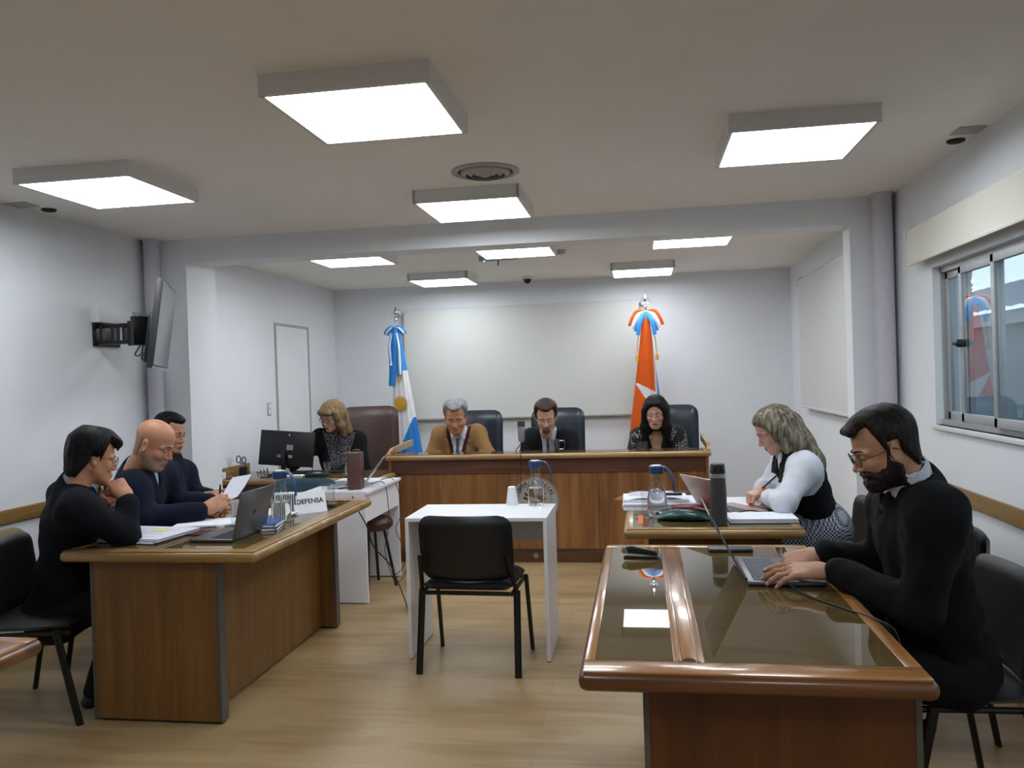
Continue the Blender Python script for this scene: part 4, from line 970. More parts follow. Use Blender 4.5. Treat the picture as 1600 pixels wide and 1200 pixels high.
tag(MB().box(-0.045, 0.045, -0.025, 0.025, 0, 0.022, 0.008).build('mouse', 'dark_grey', loc=(-2.0, 3.82, LDZ)), 'dark oval computer mouse behind the grey laptop', 'mouse')
tag(MB().lathe([(0, 0), (0.022, 0), (0.022, 0.016), (0.018, 0.022), (0, 0.022)], 20).build('cup_lid', 'white_cup', loc=(-2.12, 3.80, LDZ)), 'small white pot beside the tumbler on the left desk', 'pot')

# ---------------------------------------------------------------- clerk's desk and side table
mo = thing('monitor', 'black computer monitor seen from behind with stickers, on the clerk desk', 'monitor', (-2.98, 6.42, 0.75), 0.12)
MB().box(-0.23, 0.23, -0.015, 0.02, 0.07, 0.365, 0.006, T=rotm(x=math.radians(-6), y=math.radians(5))).build('casing', 'black_plastic', mo)
MB().box(-0.222, 0.222, 0.0195, 0.0215, 0.08, 0.355, T=rotm(x=math.radians(-6), y=math.radians(5))).build('screen', 'screen', mo)
Ts = rotm(x=math.radians(-6), y=math.radians(5))
MB().box(-0.016, 0.016, -0.05, -0.015, 0.02, 0.2, 0.006).build('stand_neck', 'black_plastic', mo)
MB().box(-0.12, 0.12, -0.09, 0.09, 0, 0.014, 0.006).build('stand_foot', 'black_plastic', mo)
for (a, b, z0_, z1_, mt) in [(0.0, 0.055, 0.205, 0.25, 'grey_plastic'), (0.02, 0.055, 0.14, 0.165, 'grey_plastic'), (-0.075, -0.005, 0.14, 0.165, 'grey_plastic'), (-0.03, -0.012, 0.147, 0.158, 'red'), (0.012, 0.022, 0.325, 0.34, 'white_cup')]:
    MB().box(a, b, -0.0165, -0.0148, z0_, z1_, T=Ts).build('sticker', mt, mo)
pcp = thing('pen_pot', 'black pen pot holding blue scissors and pens', 'pen pot', (-3.25, 6.22, 0.75))
MB().lathe([(0, 0), (0.034, 0), (0.034, 0.09), (0.031, 0.09), (0.031, 0.004), (0, 0.004)], 24).build('pot', 'black_plastic', pcp)
sc = thing('scissors', 'blue-handled scissors standing in the black pen pot', 'scissors', (-3.26, 6.22, 0.757))
MB().prism([(-0.008, 0), (0.006, 0), (0.003, 0.11), (-0.006, 0.11)], -0.002, 0.002, 1).build('blade', 'chrome', sc)
for dx, dz, rr in ((-0.026, 0.145, 0.024), (0.02, 0.14, 0.02)):
    MB().tube([(dx + rr * 0.8 * math.cos(a), 0, dz + rr * 1.2 * math.sin(a)) for a in np.linspace(0, 2 * PI, 20)], 0.005, 8, cap=False).tube([(0, 0, 0.105), (dx * 0.5, 0, 0.12)], 0.005, 8).build('handle', 'navy_plastic', sc)
for k, (dx, mt) in enumerate([(0.018, 'dark_grey'), (0.008, 'grey_plastic')]): tag(MB().tube([(0, 0, 0), (0.004 * k + 0.004, 0.003, 0.125 - 0.012 * k)], 0.004, 8).build('pen', mt, loc=(-3.25 + dx, 6.215, 0.757)), ['dark pen standing in the pen pot', 'grey pen standing in the pen pot beside the dark one'][k], 'pen', 'pens')
df = thing('reed_diffuser', 'small bottle of pink liquid with reeds by the left wall', 'diffuser', (-3.36, 6.2, 0.75))
MB().lathe([(0, 0), (0.03, 0), (0.032, 0.01), (0.03, 0.055), (0.012, 0.07), (0.01, 0.085), (0.008, 0.085), (0.01, 0.068), (0.028, 0.052), (0.028, 0.004), (0, 0.004)], 24).build('bottle', 'thin_glass', df)
MB().lathe([(0, 0.004), (0.027, 0.004), (0.027, 0.02), (0, 0.02)], 24).build('liquid', 'pink_liquid', df)
for k in range(4): MB().tube([(0, 0, 0.02), (-0.02 + 0.013 * k, 0.004 * k, 0.17 - 0.01 * (k % 2))], 0.0015, 6).build('reed', 'pale_wood', df)
cd = thing('card_box', "small white card box at the clerk desk's left end", 'box', (-3.42, 6.12, 0.75))
MB().box(-0.045, 0.05, -0.01, 0.04, 0, 0.055, 0.001).build('body', 'paper', cd); MB().box(0.03, 0.048, -0.0115, -0.01, 0.015, 0.045).build('printed_square', 'ink', cd)
kb = thing('keyboard', 'black keyboard lying on the clerk desk in front of the clerk', 'keyboard', (-2.72, 6.50, 0.75), 0.1)
MB().box(-0.21, 0.21, -0.065, 0.065, 0, 0.014, 0.004).build('body', 'black_plastic', kb)
k = MB()
for r_ in range(5):
    for c_ in range(18): k.box(-0.2 + c_ * 0.0223, -0.181 + c_ * 0.0223, -0.055 + r_ * 0.022, -0.037 + r_ * 0.022, 0.013, 0.018)
k.build('keys', 'key', kb, None)
ph = thing('conference_phone', 'low dark teal conference phone on the clerk desk', 'telephone', (-2.62, 6.25, 0.75), 0.2)
MB().prism([(-0.09, -0.05), (0.09, -0.05), (0.1, 0.0), (0.07, 0.06), (-0.07, 0.06), (-0.1, 0)], 0, 0.03, 2, r=0.01).build('body', plain('dark_teal_plastic', '#1a2c34', 0.35), ph)
MB().lathe([(0, 0.034), (0.03, 0.033), (0.035, 0.03)], 20).build('speaker_cap', 'grey_plastic', ph)
t_, z_ = paper_stack('paper_pile', 'crumpled white papers lying before the monitor on the clerk desk', 'papers', (-2.8, 6.2, 0.75), 0.2, 0.14, 0.09, 0.02, 3, 'paper', 0.01)
cb = MB()
for k_ in range(4): cb.tube([(-3.15 + 0.02 * k_, 6.35, 0.757), (-3.12 + 0.03 * k_, 6.2, 0.80 + 0.01 * k_), (-3.05 + 0.02 * k_, 6.15, 0.757), (-2.98, 6.32 + 0.01 * k_, 0.78)], 0.0035, 6, smooth=6)
tag(cb.build('cable', 'cable', smooth=60), 'tangle of black cables behind the monitor on the clerk desk', 'cable')
bc = thing('case', 'tall brown case standing on the white side table', 'case', (-1.985, 5.40, 0.762), 0.05)
MB().box(-0.045, 0.05, -0.05, 0.05, 0, 0.255, 0.004).build('body', 'brown_box', bc)
MB().tube([(-0.02, 0.0, 0.25), (-0.01, 0, 0.268), (0.03, 0, 0.27), (0.04, 0, 0.25)], 0.006, 8, smooth=5).build('handle', 'leather_brown', bc)
def cable(label, pts, r=0.0035):
    return tag(MB().tube(pts, r, 8, smooth=10).build('cable', 'cable', smooth=70), label, 'cable', 'cables hanging at the white side table')
cable('black cable dropping from the side table to the floor towards the witness table', [(-2.1, 5.37, 0.768), (-2.0, 5.36, 0.768), (-1.93, 5.2, 0.70), (-1.84, 5.18, 0.55), (-1.80, 5.2, 0.40), (-1.72, 5.3, 0.25), (-1.6, 5.2, 0.06), (-1.48, 4.95, 0.006), (-1.3, 4.75, 0.006)], 0.0045)
cable('thin cable looping down beside the brown stool seat, nearer loop', [(-1.95, 5.62, 0.768), (-1.86, 5.64, 0.77), (-1.825, 5.62, 0.6), (-1.83, 5.6, 0.42), (-1.82, 5.5, 0.3), (-1.76, 5.5, 0.1), (-1.7, 5.55, 0.12), (-1.66, 5.6, 0.3)], 0.0028)
cable('thin cable looping down beside the brown stool seat, farther loop', [(-1.95, 5.85, 0.768), (-1.86, 5.86, 0.77), (-1.82, 5.9, 0.62), (-1.81, 5.88, 0.5), (-1.83, 5.8, 0.4), (-1.77, 5.8, 0.25), (-1.76, 5.72, 0.14), (-1.8, 5.6, 0.1)], 0.0028)

# ---------------------------------------------------------------- the bench microphone
mi = thing('microphone', 'silver condenser microphone on a small stand at the bench', 'microphone', (-0.985, 6.62, BZ))
mi.location.z += 0.03; MB().lathe([(0, -0.028), (0.006, -0.028), (0.008, 0.03), (0.013, 0.035), (0.0, 0.04)], 12).build('stem', 'black_steel', mi)
for a in (0.4, 2.5, 4.6): MB().tube([(0, 0, 0.045), (0.075 * math.cos(a), 0.075 * math.sin(a), -0.026)], 0.004, 8).build('leg', 'black_steel', mi)
MB().lathe([(0, 0.045), (0.022, 0.05), (0.029, 0.075), (0.03, 0.18), (0, 0.18)], 24).build('body', 'silver', mi)
MB().lathe([(0.0305, 0.18), (0.031, 0.185), (0.031, 0.21), (0.026, 0.225), (0, 0.23)], 24).build('grille', 'dark_grey', mi)
tag(MB().tube([(-0.985, 6.6, BZ + 0.02), (-0.975, 6.5, BZ + 0.012), (-0.97, 6.428, BZ - 0.02), (-0.972, 6.425, BZ - 0.1), (-0.98, 6.43, BZ - 0.3), (-0.99, 6.44, BZ - 0.32)], 0.003, 8, smooth=8).build('cable', 'cable'), 'microphone cable hanging down the front of the bench', 'cable')
# ---------------------------------------------------------------- bodies: smooth-blended solids turned into one skin each
class Field:
    def __init__(s, lo, hi, h):
        s.lo = np.array(lo, float); s.h = h
        n = np.maximum(np.ceil((np.array(hi) - s.lo) / h).astype(int) + 1, 4)
        s.ax = [s.lo[i] + h * np.arange(n[i]) for i in range(3)]; s.f = np.full(tuple(n), 1.0, np.float32)

    def _sub(s, lo, hi, mar):
        sl = []
        for i in range(3):
            a = int(np.floor((lo[i] - mar - s.lo[i]) / s.h)); b = int(np.ceil((hi[i] + mar - s.lo[i]) / s.h)) + 1
            a = max(a, 0); b = min(b, len(s.ax[i]))
            if a >= b: return None
            sl.append(slice(a, b))
        X, Y, Z = np.meshgrid(s.ax[0][sl[0]], s.ax[1][sl[1]], s.ax[2][sl[2]], indexing='ij', sparse=True)
        return tuple(sl), X, Y, Z

    def _comb(s, sl, d, k, op):
        a = s.f[sl]
        if op == 'add':
            if k > 0: h_ = np.maximum(k - np.abs(a - d), 0) / k; s.f[sl] = np.minimum(a, d) - h_ * h_ * k / 4
            else: s.f[sl] = np.minimum(a, d)
        else:
            d = -d
            if k > 0: h_ = np.maximum(k - np.abs(a - d), 0) / k; s.f[sl] = np.maximum(a, d) + h_ * h_ * k / 4
            else: s.f[sl] = np.maximum(a, d)

    def cone(s, a, b, ra, rb, k=0.02, op='add', sq=None):
        """Tapered capsule; sq=(direction, factor) flattens it along a direction."""
        a = np.array(a, float); b = np.array(b, float); R_ = max(ra, rb)
        q = s._sub(np.minimum(a, b) - R_, np.maximum(a, b) + R_, k + 3 * s.h)
        if q is None: return s
        sl, X, Y, Z = q; ba = b - a; L2 = max(float(ba @ ba), 1e-12)
        px, py, pz = X - a[0], Y - a[1], Z - a[2]
        t = np.clip((px * ba[0] + py * ba[1] + pz * ba[2]) / L2, 0, 1)
        dx, dy, dz = px - t * ba[0], py - t * ba[1], pz - t * ba[2]
        if sq is not None:
            u = np.array(sq[0], float); u /= np.linalg.norm(u); g = dx * u[0] + dy * u[1] + dz * u[2]; m = g * (1 / sq[1] - 1)
            dx, dy, dz = dx + m * u[0], dy + m * u[1], dz + m * u[2]
        d = np.sqrt(dx * dx + dy * dy + dz * dz) - (ra + (rb - ra) * t)
        s._comb(sl, d, k, op); return s

    def ell(s, c, r, R=None, k=0.02, op='add'):
        """Ellipsoid; R: rows are its own axes in world terms."""
        c = np.array(c, float); r = np.array(r, float); m = float(r.max())
        q = s._sub(c - m, c + m, k + 3 * s.h)
        if q is None: return s
        sl, X, Y, Z = q; x, y, z = X - c[0], Y - c[1], Z - c[2]
        if R is not None: x, y, z = [R[i][0] * x + R[i][1] * y + R[i][2] * z for i in range(3)]
        k0 = np.sqrt((x / r[0]) ** 2 + (y / r[1]) ** 2 + (z / r[2]) ** 2)
        k1 = np.sqrt((x / r[0] ** 2) ** 2 + (y / r[1] ** 2) ** 2 + (z / r[2] ** 2) ** 2) + 1e-9
        s._comb(sl, k0 * (k0 - 1) / k1, k, op); return s

    def grid(s): return np.meshgrid(*s.ax, indexing='ij', sparse=True)

    def half(s, p, n, k=0.0):
        """Cut away everything on the side n points to."""
        n = np.array(n, float); n /= np.linalg.norm(n); X, Y, Z = s.grid()
        d = (X - p[0]) * n[0] + (Y - p[1]) * n[1] + (Z - p[2]) * n[2]
        if k > 0: h_ = np.maximum(k - np.abs(s.f - d), 0) / k; s.f = (np.maximum(s.f, d) + h_ * h_ * k / 4).astype(np.float32)
        else: s.f = np.maximum(s.f, d).astype(np.float32)
        return s

    def ripple(s, amp, fn):
        X, Y, Z = s.grid(); s.f = (s.f + amp * fn(X, Y, Z)).astype(np.float32); return s

    def copy(s):
        o = object.__new__(Field); o.lo, o.h, o.ax, o.f = s.lo, s.h, s.ax, s.f.copy(); return o

    def mesh(s):
        f = s.f; f = np.pad(f, 1, constant_values=1.0); lo = s.lo - s.h; h = s.h
        ins = f < 0; nx, ny, nz = f.shape
        c = np.zeros((nx - 1, ny - 1, nz - 1), np.int8)
        for i in (0, 1):
            for j in (0, 1):
                for k in (0, 1): c += ins[i:nx - 1 + i, j:ny - 1 + j, k:nz - 1 + k]
        act = (c > 0) & (c < 8); I, J, K = np.nonzero(act); n = len(I)
        cor = [(i, j, k) for i in (0, 1) for j in (0, 1) for k in (0, 1)]
        val = {q: f[I + q[0], J + q[1], K + q[2]] for q in cor}
        P = np.zeros((n, 3)); cnt = np.zeros(n)
        for a in cor:
            for ax in range(3):
                if a[ax] == 0:
                    b = list(a); b[ax] = 1; b = tuple(b); va, vb = val[a], val[b]; m = (va < 0) != (vb < 0)
                    t = np.where(m, va / np.where(m, va - vb, 1), 0)
                    for q in range(3): P[:, q] += np.where(m, a[q] + (t if q == ax else 0), 0)
                    cnt += m
        P = P / cnt[:, None]; V = lo + h * (np.stack([I, J, K], 1) + P)
        idx = np.full(act.shape, -1, np.int64); idx[I, J, K] = np.arange(n); F_ = []
        for ax in range(3):
            o1, o2 = [(1, 2), (2, 0), (0, 1)][ax]
            sa = [slice(1, d - 1) for d in f.shape]; sa[ax] = slice(0, f.shape[ax] - 1); sb = list(sa); sb[ax] = slice(1, f.shape[ax])
            A, B = ins[tuple(sa)], ins[tuple(sb)]; q = np.argwhere(A != B)
            if not len(q): continue
            flip = A[tuple(q.T)]; off = np.ones(3, int); off[ax] = 0; q = q + off
            def g(d1, d2):
                r = q.copy(); r[:, o1] += d1; r[:, o2] += d2; return idx[tuple(r.T)]
            quad = np.stack([g(-1, -1), g(0, -1), g(0, 0), g(-1, 0)], 1); quad[~flip] = quad[~flip][:, ::-1]; F_.append(quad)
        return V, np.concatenate(F_)


def smooth_verts(V, F, it=1, lam=0.5):
    for _ in range(it):
        S = np.zeros_like(V); c = np.zeros(len(V))
        for i in range(4):
            a, b = F[:, i], F[:, (i + 1) % 4]
            np.add.at(S, a, V[b]); np.add.at(c, a, 1); np.add.at(S, b, V[a]); np.add.at(c, b, 1)
        V = V + lam * (S / np.maximum(c, 1)[:, None] - V)
    return V


def mesh_obj(name, V, F, mats, parent=None, slots=None, loc=None, origin=None):
    """V, F: arrays. origin is subtracted (children are placed in the parent's space)."""
    if origin is not None: V = V - np.array(origin)
    me = bpy.data.meshes.new(name); n, m = len(V), len(F)
    me.vertices.add(n); me.vertices.foreach_set('co', np.asarray(V, np.float32).ravel())
    me.loops.add(4 * m); me.loops.foreach_set('vertex_index', np.asarray(F, np.int32).ravel())
    me.polygons.add(m); me.polygons.foreach_set('loop_start', np.arange(0, 4 * m, 4, dtype=np.int32))
    try: me.polygons.foreach_set('loop_total', np.full(m, 4, np.int32))
    except Exception: pass
    for mt in (mats if isinstance(mats, (list, tuple)) else [mats]): me.materials.append(M[mt] if isinstance(mt, str) else mt)
    if slots is not None: me.polygons.foreach_set('material_index', np.asarray(slots, np.int32))
    me.update(calc_edges=True); me.validate(); me.polygons.foreach_set('use_smooth', [True] * len(me.polygons))
    o = bpy.data.objects.new(name, me); C.objects.link(o)
    if parent is not None: o.parent = parent
    if loc is not None: o.location = loc
    return o


def cat_mesh(parts):
    V = []; F = []; S = []; n = 0
    for v, f, s in parts: V.append(v); F.append(f + n); S.append(np.full(len(f), s) if np.isscalar(s) else s); n += len(v)
    return np.concatenate(V), np.concatenate(F), np.concatenate(S)


def frame(facing, pitch=0.0, roll=0.0):
    """Rows: the figure's right, forward and up in world terms. facing = (x, y); pitch down positive."""
    f = np.array([facing[0], facing[1], 0.0]); f /= np.linalg.norm(f); up = np.array([0, 0, 1.0]); r = np.cross(f, up)
    p = math.radians(pitch); f2 = f * math.cos(p) - up * math.sin(p); u2 = up * math.cos(p) + f * math.sin(p)
    q = math.radians(roll); r2 = r * math.cos(q) + u2 * math.sin(q); u3 = u2 * math.cos(q) - r * math.sin(q)
    return np.array([r2, f2, u3])


def unit(v): v = np.array(v, float); return v / np.linalg.norm(v)


# ---- skin, hair and cloth
def skin(name, base, red, dark):
    t = NT(name); n = t.n('ShaderNodeTexNoise', i_Scale=22.0, i_Detail=4.0); t.l(t.coords(), n.inputs['Vector'])
    t.l(t.ramp(n.outputs['Fac'], [(0.3, dark), (0.5, base), (0.72, red)]), t.b.inputs['Base Color'])
    n2 = t.n('ShaderNodeTexNoise', i_Scale=260.0, i_Detail=2.0); t.l(t.coords(), n2.inputs['Vector']); t.bump(n2.outputs['Fac'], 0.12, 0.0006)
    t.set(Roughness=0.5, Subsurface_Weight=0.12, Subsurface_Scale=0.01, Subsurface_Radius=(1.0, 0.35, 0.2)); return t.m
M['skin_fair'] = skin('skin_fair', '#c99f88', '#c98f7c', '#b98c76')
M['skin_tan'] = skin('skin_tan', '#b98667', '#bb7b62', '#a67456')
M['skin_olive'] = skin('skin_olive', '#b08468', '#b37c66', '#9f7558')
M['lips'] = plain('lips', '#9c5a52', 0.45, noise=0.08)
M['shave'] = plain('shaved_shadow', '#a07f68', 0.6, noise=0.12, nscale=300)
M['eye_white'] = plain('eye_white', '#cfcac4', 0.2); M['iris'] = plain('iris', '#2c1c12', 0.15)

def hairmat(name, root, mid, tip, scale=(160, 160, 12), rough=0.45):
    t = NT(name); n = t.n('ShaderNodeTexNoise', i_Scale=1.0, i_Detail=4.0, i_Distortion=0.4); t.l(t.coords(scale), n.inputs['Vector'])
    t.l(t.ramp(n.outputs['Fac'], [(0.3, root), (0.5, mid), (0.7, tip)]), t.b.inputs['Base Color'])
    t.bump(n.outputs['Fac'], 0.45, 0.002); t.set(Roughness=0.55, **{'Specular_IOR_Level': 0.18}); return t.m
M['hair_black'] = hairmat('hair_black', '#08080a', '#121215', '#232327', (130, 130, 30))
M['hair_dark'] = hairmat('hair_dark', '#0f0c0b', '#1c1715', '#332b28', (130, 130, 30))
M['hair_brown'] = hairmat('hair_brown', '#1d1512', '#33271f', '#4a3b33', (130, 130, 40))
M['hair_grey'] = hairmat('hair_grey', '#55585b', '#84888b', '#b1b4b6', (120, 120, 60))
M['hair_blonde'] = hairmat('hair_blonde', '#4a3a26', '#766044', '#9c8664', (110, 110, 6))
M['hair_ash'] = hairmat('hair_ash', '#3b352b', '#6b6455', '#9d9684', (70, 70, 5))
M['beard'] = hairmat('beard', '#120e0d', '#211a18', '#3a302c', (200, 200, 120), 0.7)
M['beard_grey'] = hairmat('beard_grey', '#2a211d', '#4d423c', '#8b8079', (200, 200, 120), 0.7)
M['knit_black'] = fabric('black_knit', '#090a0c', 320, 0.25)
M['suit_navy'] = fabric('dark_navy_suit', '#080c15', 420, 0.2)
M['sweater_navy'] = fabric('navy_sweater', '#0c1022', 320, 0.25)
M['jacket_black'] = fabric('black_cloth', '#0c0d10', 320, 0.25)
M['jacket_tan'] = fabric('tan_corduroy', '#8b6a44', 300, 0.18)
M['suit_charcoal'] = fabric('charcoal_suit', '#15171c', 380, 0.2)
M['shirt_white'] = fabric('white_shirt', '#c9ccd6', 380, 0.04, 0.8)
M['shirt_blue'] = fabric('pale_blue_shirt', '#a9bdd6', 380, 0.04, 0.8)
M['vest_maroon'] = fabric('maroon_knit', '#3a1d22', 320, 0.2)
M['trouser'] = fabric('dark_trousers', '#101114', 320, 0.2)
M['tie_blue'] = fabric('blue_grey_tie', '#41505f', 200, 0.3, 0.6)
M['tie_navy'] = fabric('navy_tie', '#1c2646', 200, 0.3, 0.6)
M['tie_gold'] = fabric('gold_tie', '#8c7230', 200, 0.3, 0.6)
M['tie_red'] = fabric('dark_red_tie', '#260d10', 200, 0.3, 0.6)
M['shoe'] = plain('black_shoe', '#0a0a0b', 0.35)

def dotted(name, ground, dot, scale, size=0.28, kind='dots'):
    t = NT(name); v = t.coords((scale, scale, scale))
    if kind == 'dots':
        n = t.n('ShaderNodeTexVoronoi', i_Scale=1.0); t.l(v, n.inputs['Vector'])
        t.l(t.ramp(n.outputs['Distance'], [(size, dot), (size + 0.06, ground)]), t.b.inputs['Base Color'])
    elif kind == 'check':
        n = t.n('ShaderNodeTexChecker', i_Scale=1.0, i_Color1=lin(ground), i_Color2=lin(dot)); t.l(v, n.inputs['Vector']); t.l(n.outputs['Color'], t.b.inputs['Base Color'])
    else:      # branching line pattern
        n = t.n('ShaderNodeTexVoronoi', feature='DISTANCE_TO_EDGE', i_Scale=1.0); t.l(v, n.inputs['Vector'])
        n2 = t.n('ShaderNodeTexNoise', i_Scale=9.0); t.l(t.coords(), n2.inputs['Vector'])
        mm = t.n('ShaderNodeMath', operation='GREATER_THAN'); t.l(n2.outputs['Fac'], mm.inputs[0]); mm.inputs[1].default_value = 0.52
        m3 = t.n('ShaderNodeMath', operation='LESS_THAN'); t.l(n.outputs['Distance'], m3.inputs[0]); m3.inputs[1].default_value = size
        m4 = t.n('ShaderNodeMath', operation='MULTIPLY'); t.l(mm.outputs[0], m4.inputs[0]); t.l(m3.outputs[0], m4.inputs[1])
        t.l(t.ramp(m4.outputs[0], [(0.4, ground), (0.6, dot)]), t.b.inputs['Base Color'])
    t.set(Roughness=0.85); return t.m
M['blouse_dots'] = dotted('dotted_blouse', '#15131a', '#a8a4ae', 130, 0.3)
M['houndstooth'] = dotted('checked_skirt', '#131a2c', '#a9b0bf', 105, kind='check')
M['blouse_lines'] = dotted('patterned_blouse', '#0f0f12', '#9a9aa0', 38, 0.05, kind='lines')


# ---- head: local axes x right, y forward, z up; origin between the eyes' level and the ears
def head_field(h, sex='m', jaw=1.0, fat=0.0, nose=1.0):
    F = Field((-0.105, -0.125, -0.21), (0.105, 0.135, 0.14), h)
    F.ell((0, -0.014, 0.036), (0.0755, 0.097, 0.081), k=0)
    F.ell((0, 0.02, -0.035), (0.062 + fat, 0.066, 0.082), k=0.03)
    for s in (-1, 1):
        F.cone((s * (0.052 + fat), -0.008, -0.045), (s * 0.02 * jaw, 0.06, -0.098), 0.018 * jaw, 0.017 * jaw, 0.03)
        F.ell((s * 0.036, 0.056, -0.032), (0.023 + fat * 0.8, 0.022, 0.022), k=0.02)
        F.cone((s * 0.012, 0.08, 0.017), (s * 0.05, 0.063, 0.012), 0.0095, 0.009, 0.012)
    F.ell((0, 0.068, -0.102), (0.018 * jaw, 0.016, 0.014), k=0.02)
    if fat > 0: F.ell((0, 0.03, -0.105), (0.045, 0.045, 0.03), k=0.03)
    for s in (-1, 1):
        F.ell((s * 0.031, 0.088, -0.003), (0.018, 0.013, 0.0115), k=0.012, op='sub')
        F.ell((s * 0.031, 0.068, -0.002), (0.0145, 0.0135, 0.0125), k=0.003)
    F.cone((0, 0.079, 0.008), (0, 0.104 * nose, -0.034), 0.0065, 0.0098, 0.012)
    for s in (-1, 1): F.ell((s * 0.0115, 0.092, -0.039), (0.0085, 0.011, 0.0075), k=0.006)
    for s in (-1, 1): F.ell((s * 0.006, 0.095, -0.0465), (0.0032, 0.005, 0.003), k=0.002, op='sub')
    F.ell((0, 0.078, -0.069), (0.027, 0.018, 0.017), k=0.012)
    F.cone((-0.017, 0.0855, -0.0655), (0.017, 0.0855, -0.0655), 0.0042, 0.0042, 0.005)
    F.cone((-0.007, 0.0905, -0.0645), (0.007, 0.0905, -0.0645), 0.0042, 0.0042, 0.004)
    F.cone((-0.014, 0.0865, -0.0765), (0.014, 0.0865, -0.0765), 0.0055, 0.0055, 0.004)
    F.cone((-0.022, 0.0915, -0.0705), (0.022, 0.0915, -0.0705), 0.0012, 0.0012, 0.003, op='sub')
    for s in (-1, 1):      # ears
        a = np.array([[math.cos(0.45), s * math.sin(0.45) * -1, 0], [s * math.sin(0.45), math.cos(0.45), 0.18], [0, -0.18, 1]])
        F.ell((s * 0.077, -0.012, -0.012), (0.0085, 0.0205, 0.034), a, k=0.006)
        F.ell((s * 0.0865, -0.008, -0.010), (0.0065, 0.012, 0.022), a, k=0.003, op='sub')
        F.ell((s * 0.079, 0.0, -0.018), (0.005, 0.005, 0.008), k=0.004)
    nr = 0.047 if sex == 'm' else 0.042
    F.cone((0, -0.032, -0.05), (0, -0.042, -0.17), nr, nr + 0.004, 0.03)
    return F

def head_parts(hd, T, s, h, skinm, sex='m', jaw=1.0, fat=0.0, brow='hair_dark', brows=1.0, shave=0.0):
    """Head mesh in world terms plus small face slots: 0 skin, 1 lips, 2 brows, 3 lash line, 4 shaved skin."""
    F = head_field(h, sex, jaw, fat); V, Q = F.mesh(); V = smooth_verts(V, Q, 1, 0.4)
    c = V[Q].mean(1); x, y, z = c.T; ax = np.abs(x); S = np.zeros(len(Q), int)
    S[(y > 0.083) & (ax < 0.019) & (z < -0.062 + 0.0 * ax) & (z > -0.0815 + ax * 0.2)] = 1
    if shave: S[(z < -0.045) & (y > -0.005) & (S == 0) & (z > -0.13) & ~((y > 0.09) & (z > -0.058))] = 4
    return V, Q, S, F

def HT(T, o, s, V): return np.asarray(o) + s * (np.asarray(V) @ T)      # head-local to world (rows of T are axes)

def hair_field(h, thick, cut, sex='m', jaw=1.0, fat=0.0, extra=None, ripple=0.0022, lo=(-0.15, -0.17, -0.3), hi=(0.15, 0.16, 0.18), rf=(130, 150, 60)):
    """Hair as a shell over the skull, kept where cut(X,Y,Z) < 0."""
    F = Field(lo, hi, h)
    F.ell((0, -0.014, 0.036), (0.0755, 0.097, 0.081), k=0)
    F.ell((0, -0.01, -0.02), (0.071, 0.075, 0.07), k=0.03)
    F.cone((0, -0.032, -0.05), (0, -0.042, -0.12), 0.048, 0.05, 0.03)
    X, Y, Z = F.grid(); th = thick(X, Y, Z) if callable(thick) else thick
    c = cut(X, Y, Z); th = th * np.clip(-c / 0.028, 0.12, 1) ** 0.6; F.f = (F.f - th).astype(np.float32)
    k = 0.008; h_ = np.maximum(k - np.abs(F.f - c), 0) / k; F.f = (np.maximum(F.f, c) + h_ * h_ * k / 4).astype(np.float32)
    if extra: extra(F)
    F.ripple(ripple * 0.5, lambda X, Y, Z: 0.6 * np.sin(rf[0] * X + 1.2 * np.sin(11 * Z)) * np.sin(rf[1] * Y + 1.2 * np.sin(9 * Z + 1)) + 0.4 * np.sin(rf[2] * (X + Y) + 14 * Z))
    return F

def short_cut(front=0.072, side=0.0, nape=-0.085, sideburn=-0.02):
    """Hairline of a short cut: above the brow in front, behind the ear at the side, at the nape behind."""
    def f(X, Y, Z):
        line = np.where(Y > 0.03, front - (Y - 0.085) * 0.25, np.where(Y > 0.005, sideburn + (Y - 0.005) / 0.025 * (front - sideburn) * 0.9, np.where(Y > -0.035, 0.022 + side + 0 * Y, nape + (Y + 0.035) * 0 + np.clip((Y + 0.07) / 0.035, 0, 1) * 0.07)))
        return (line - Z) + 0 * X
    return f

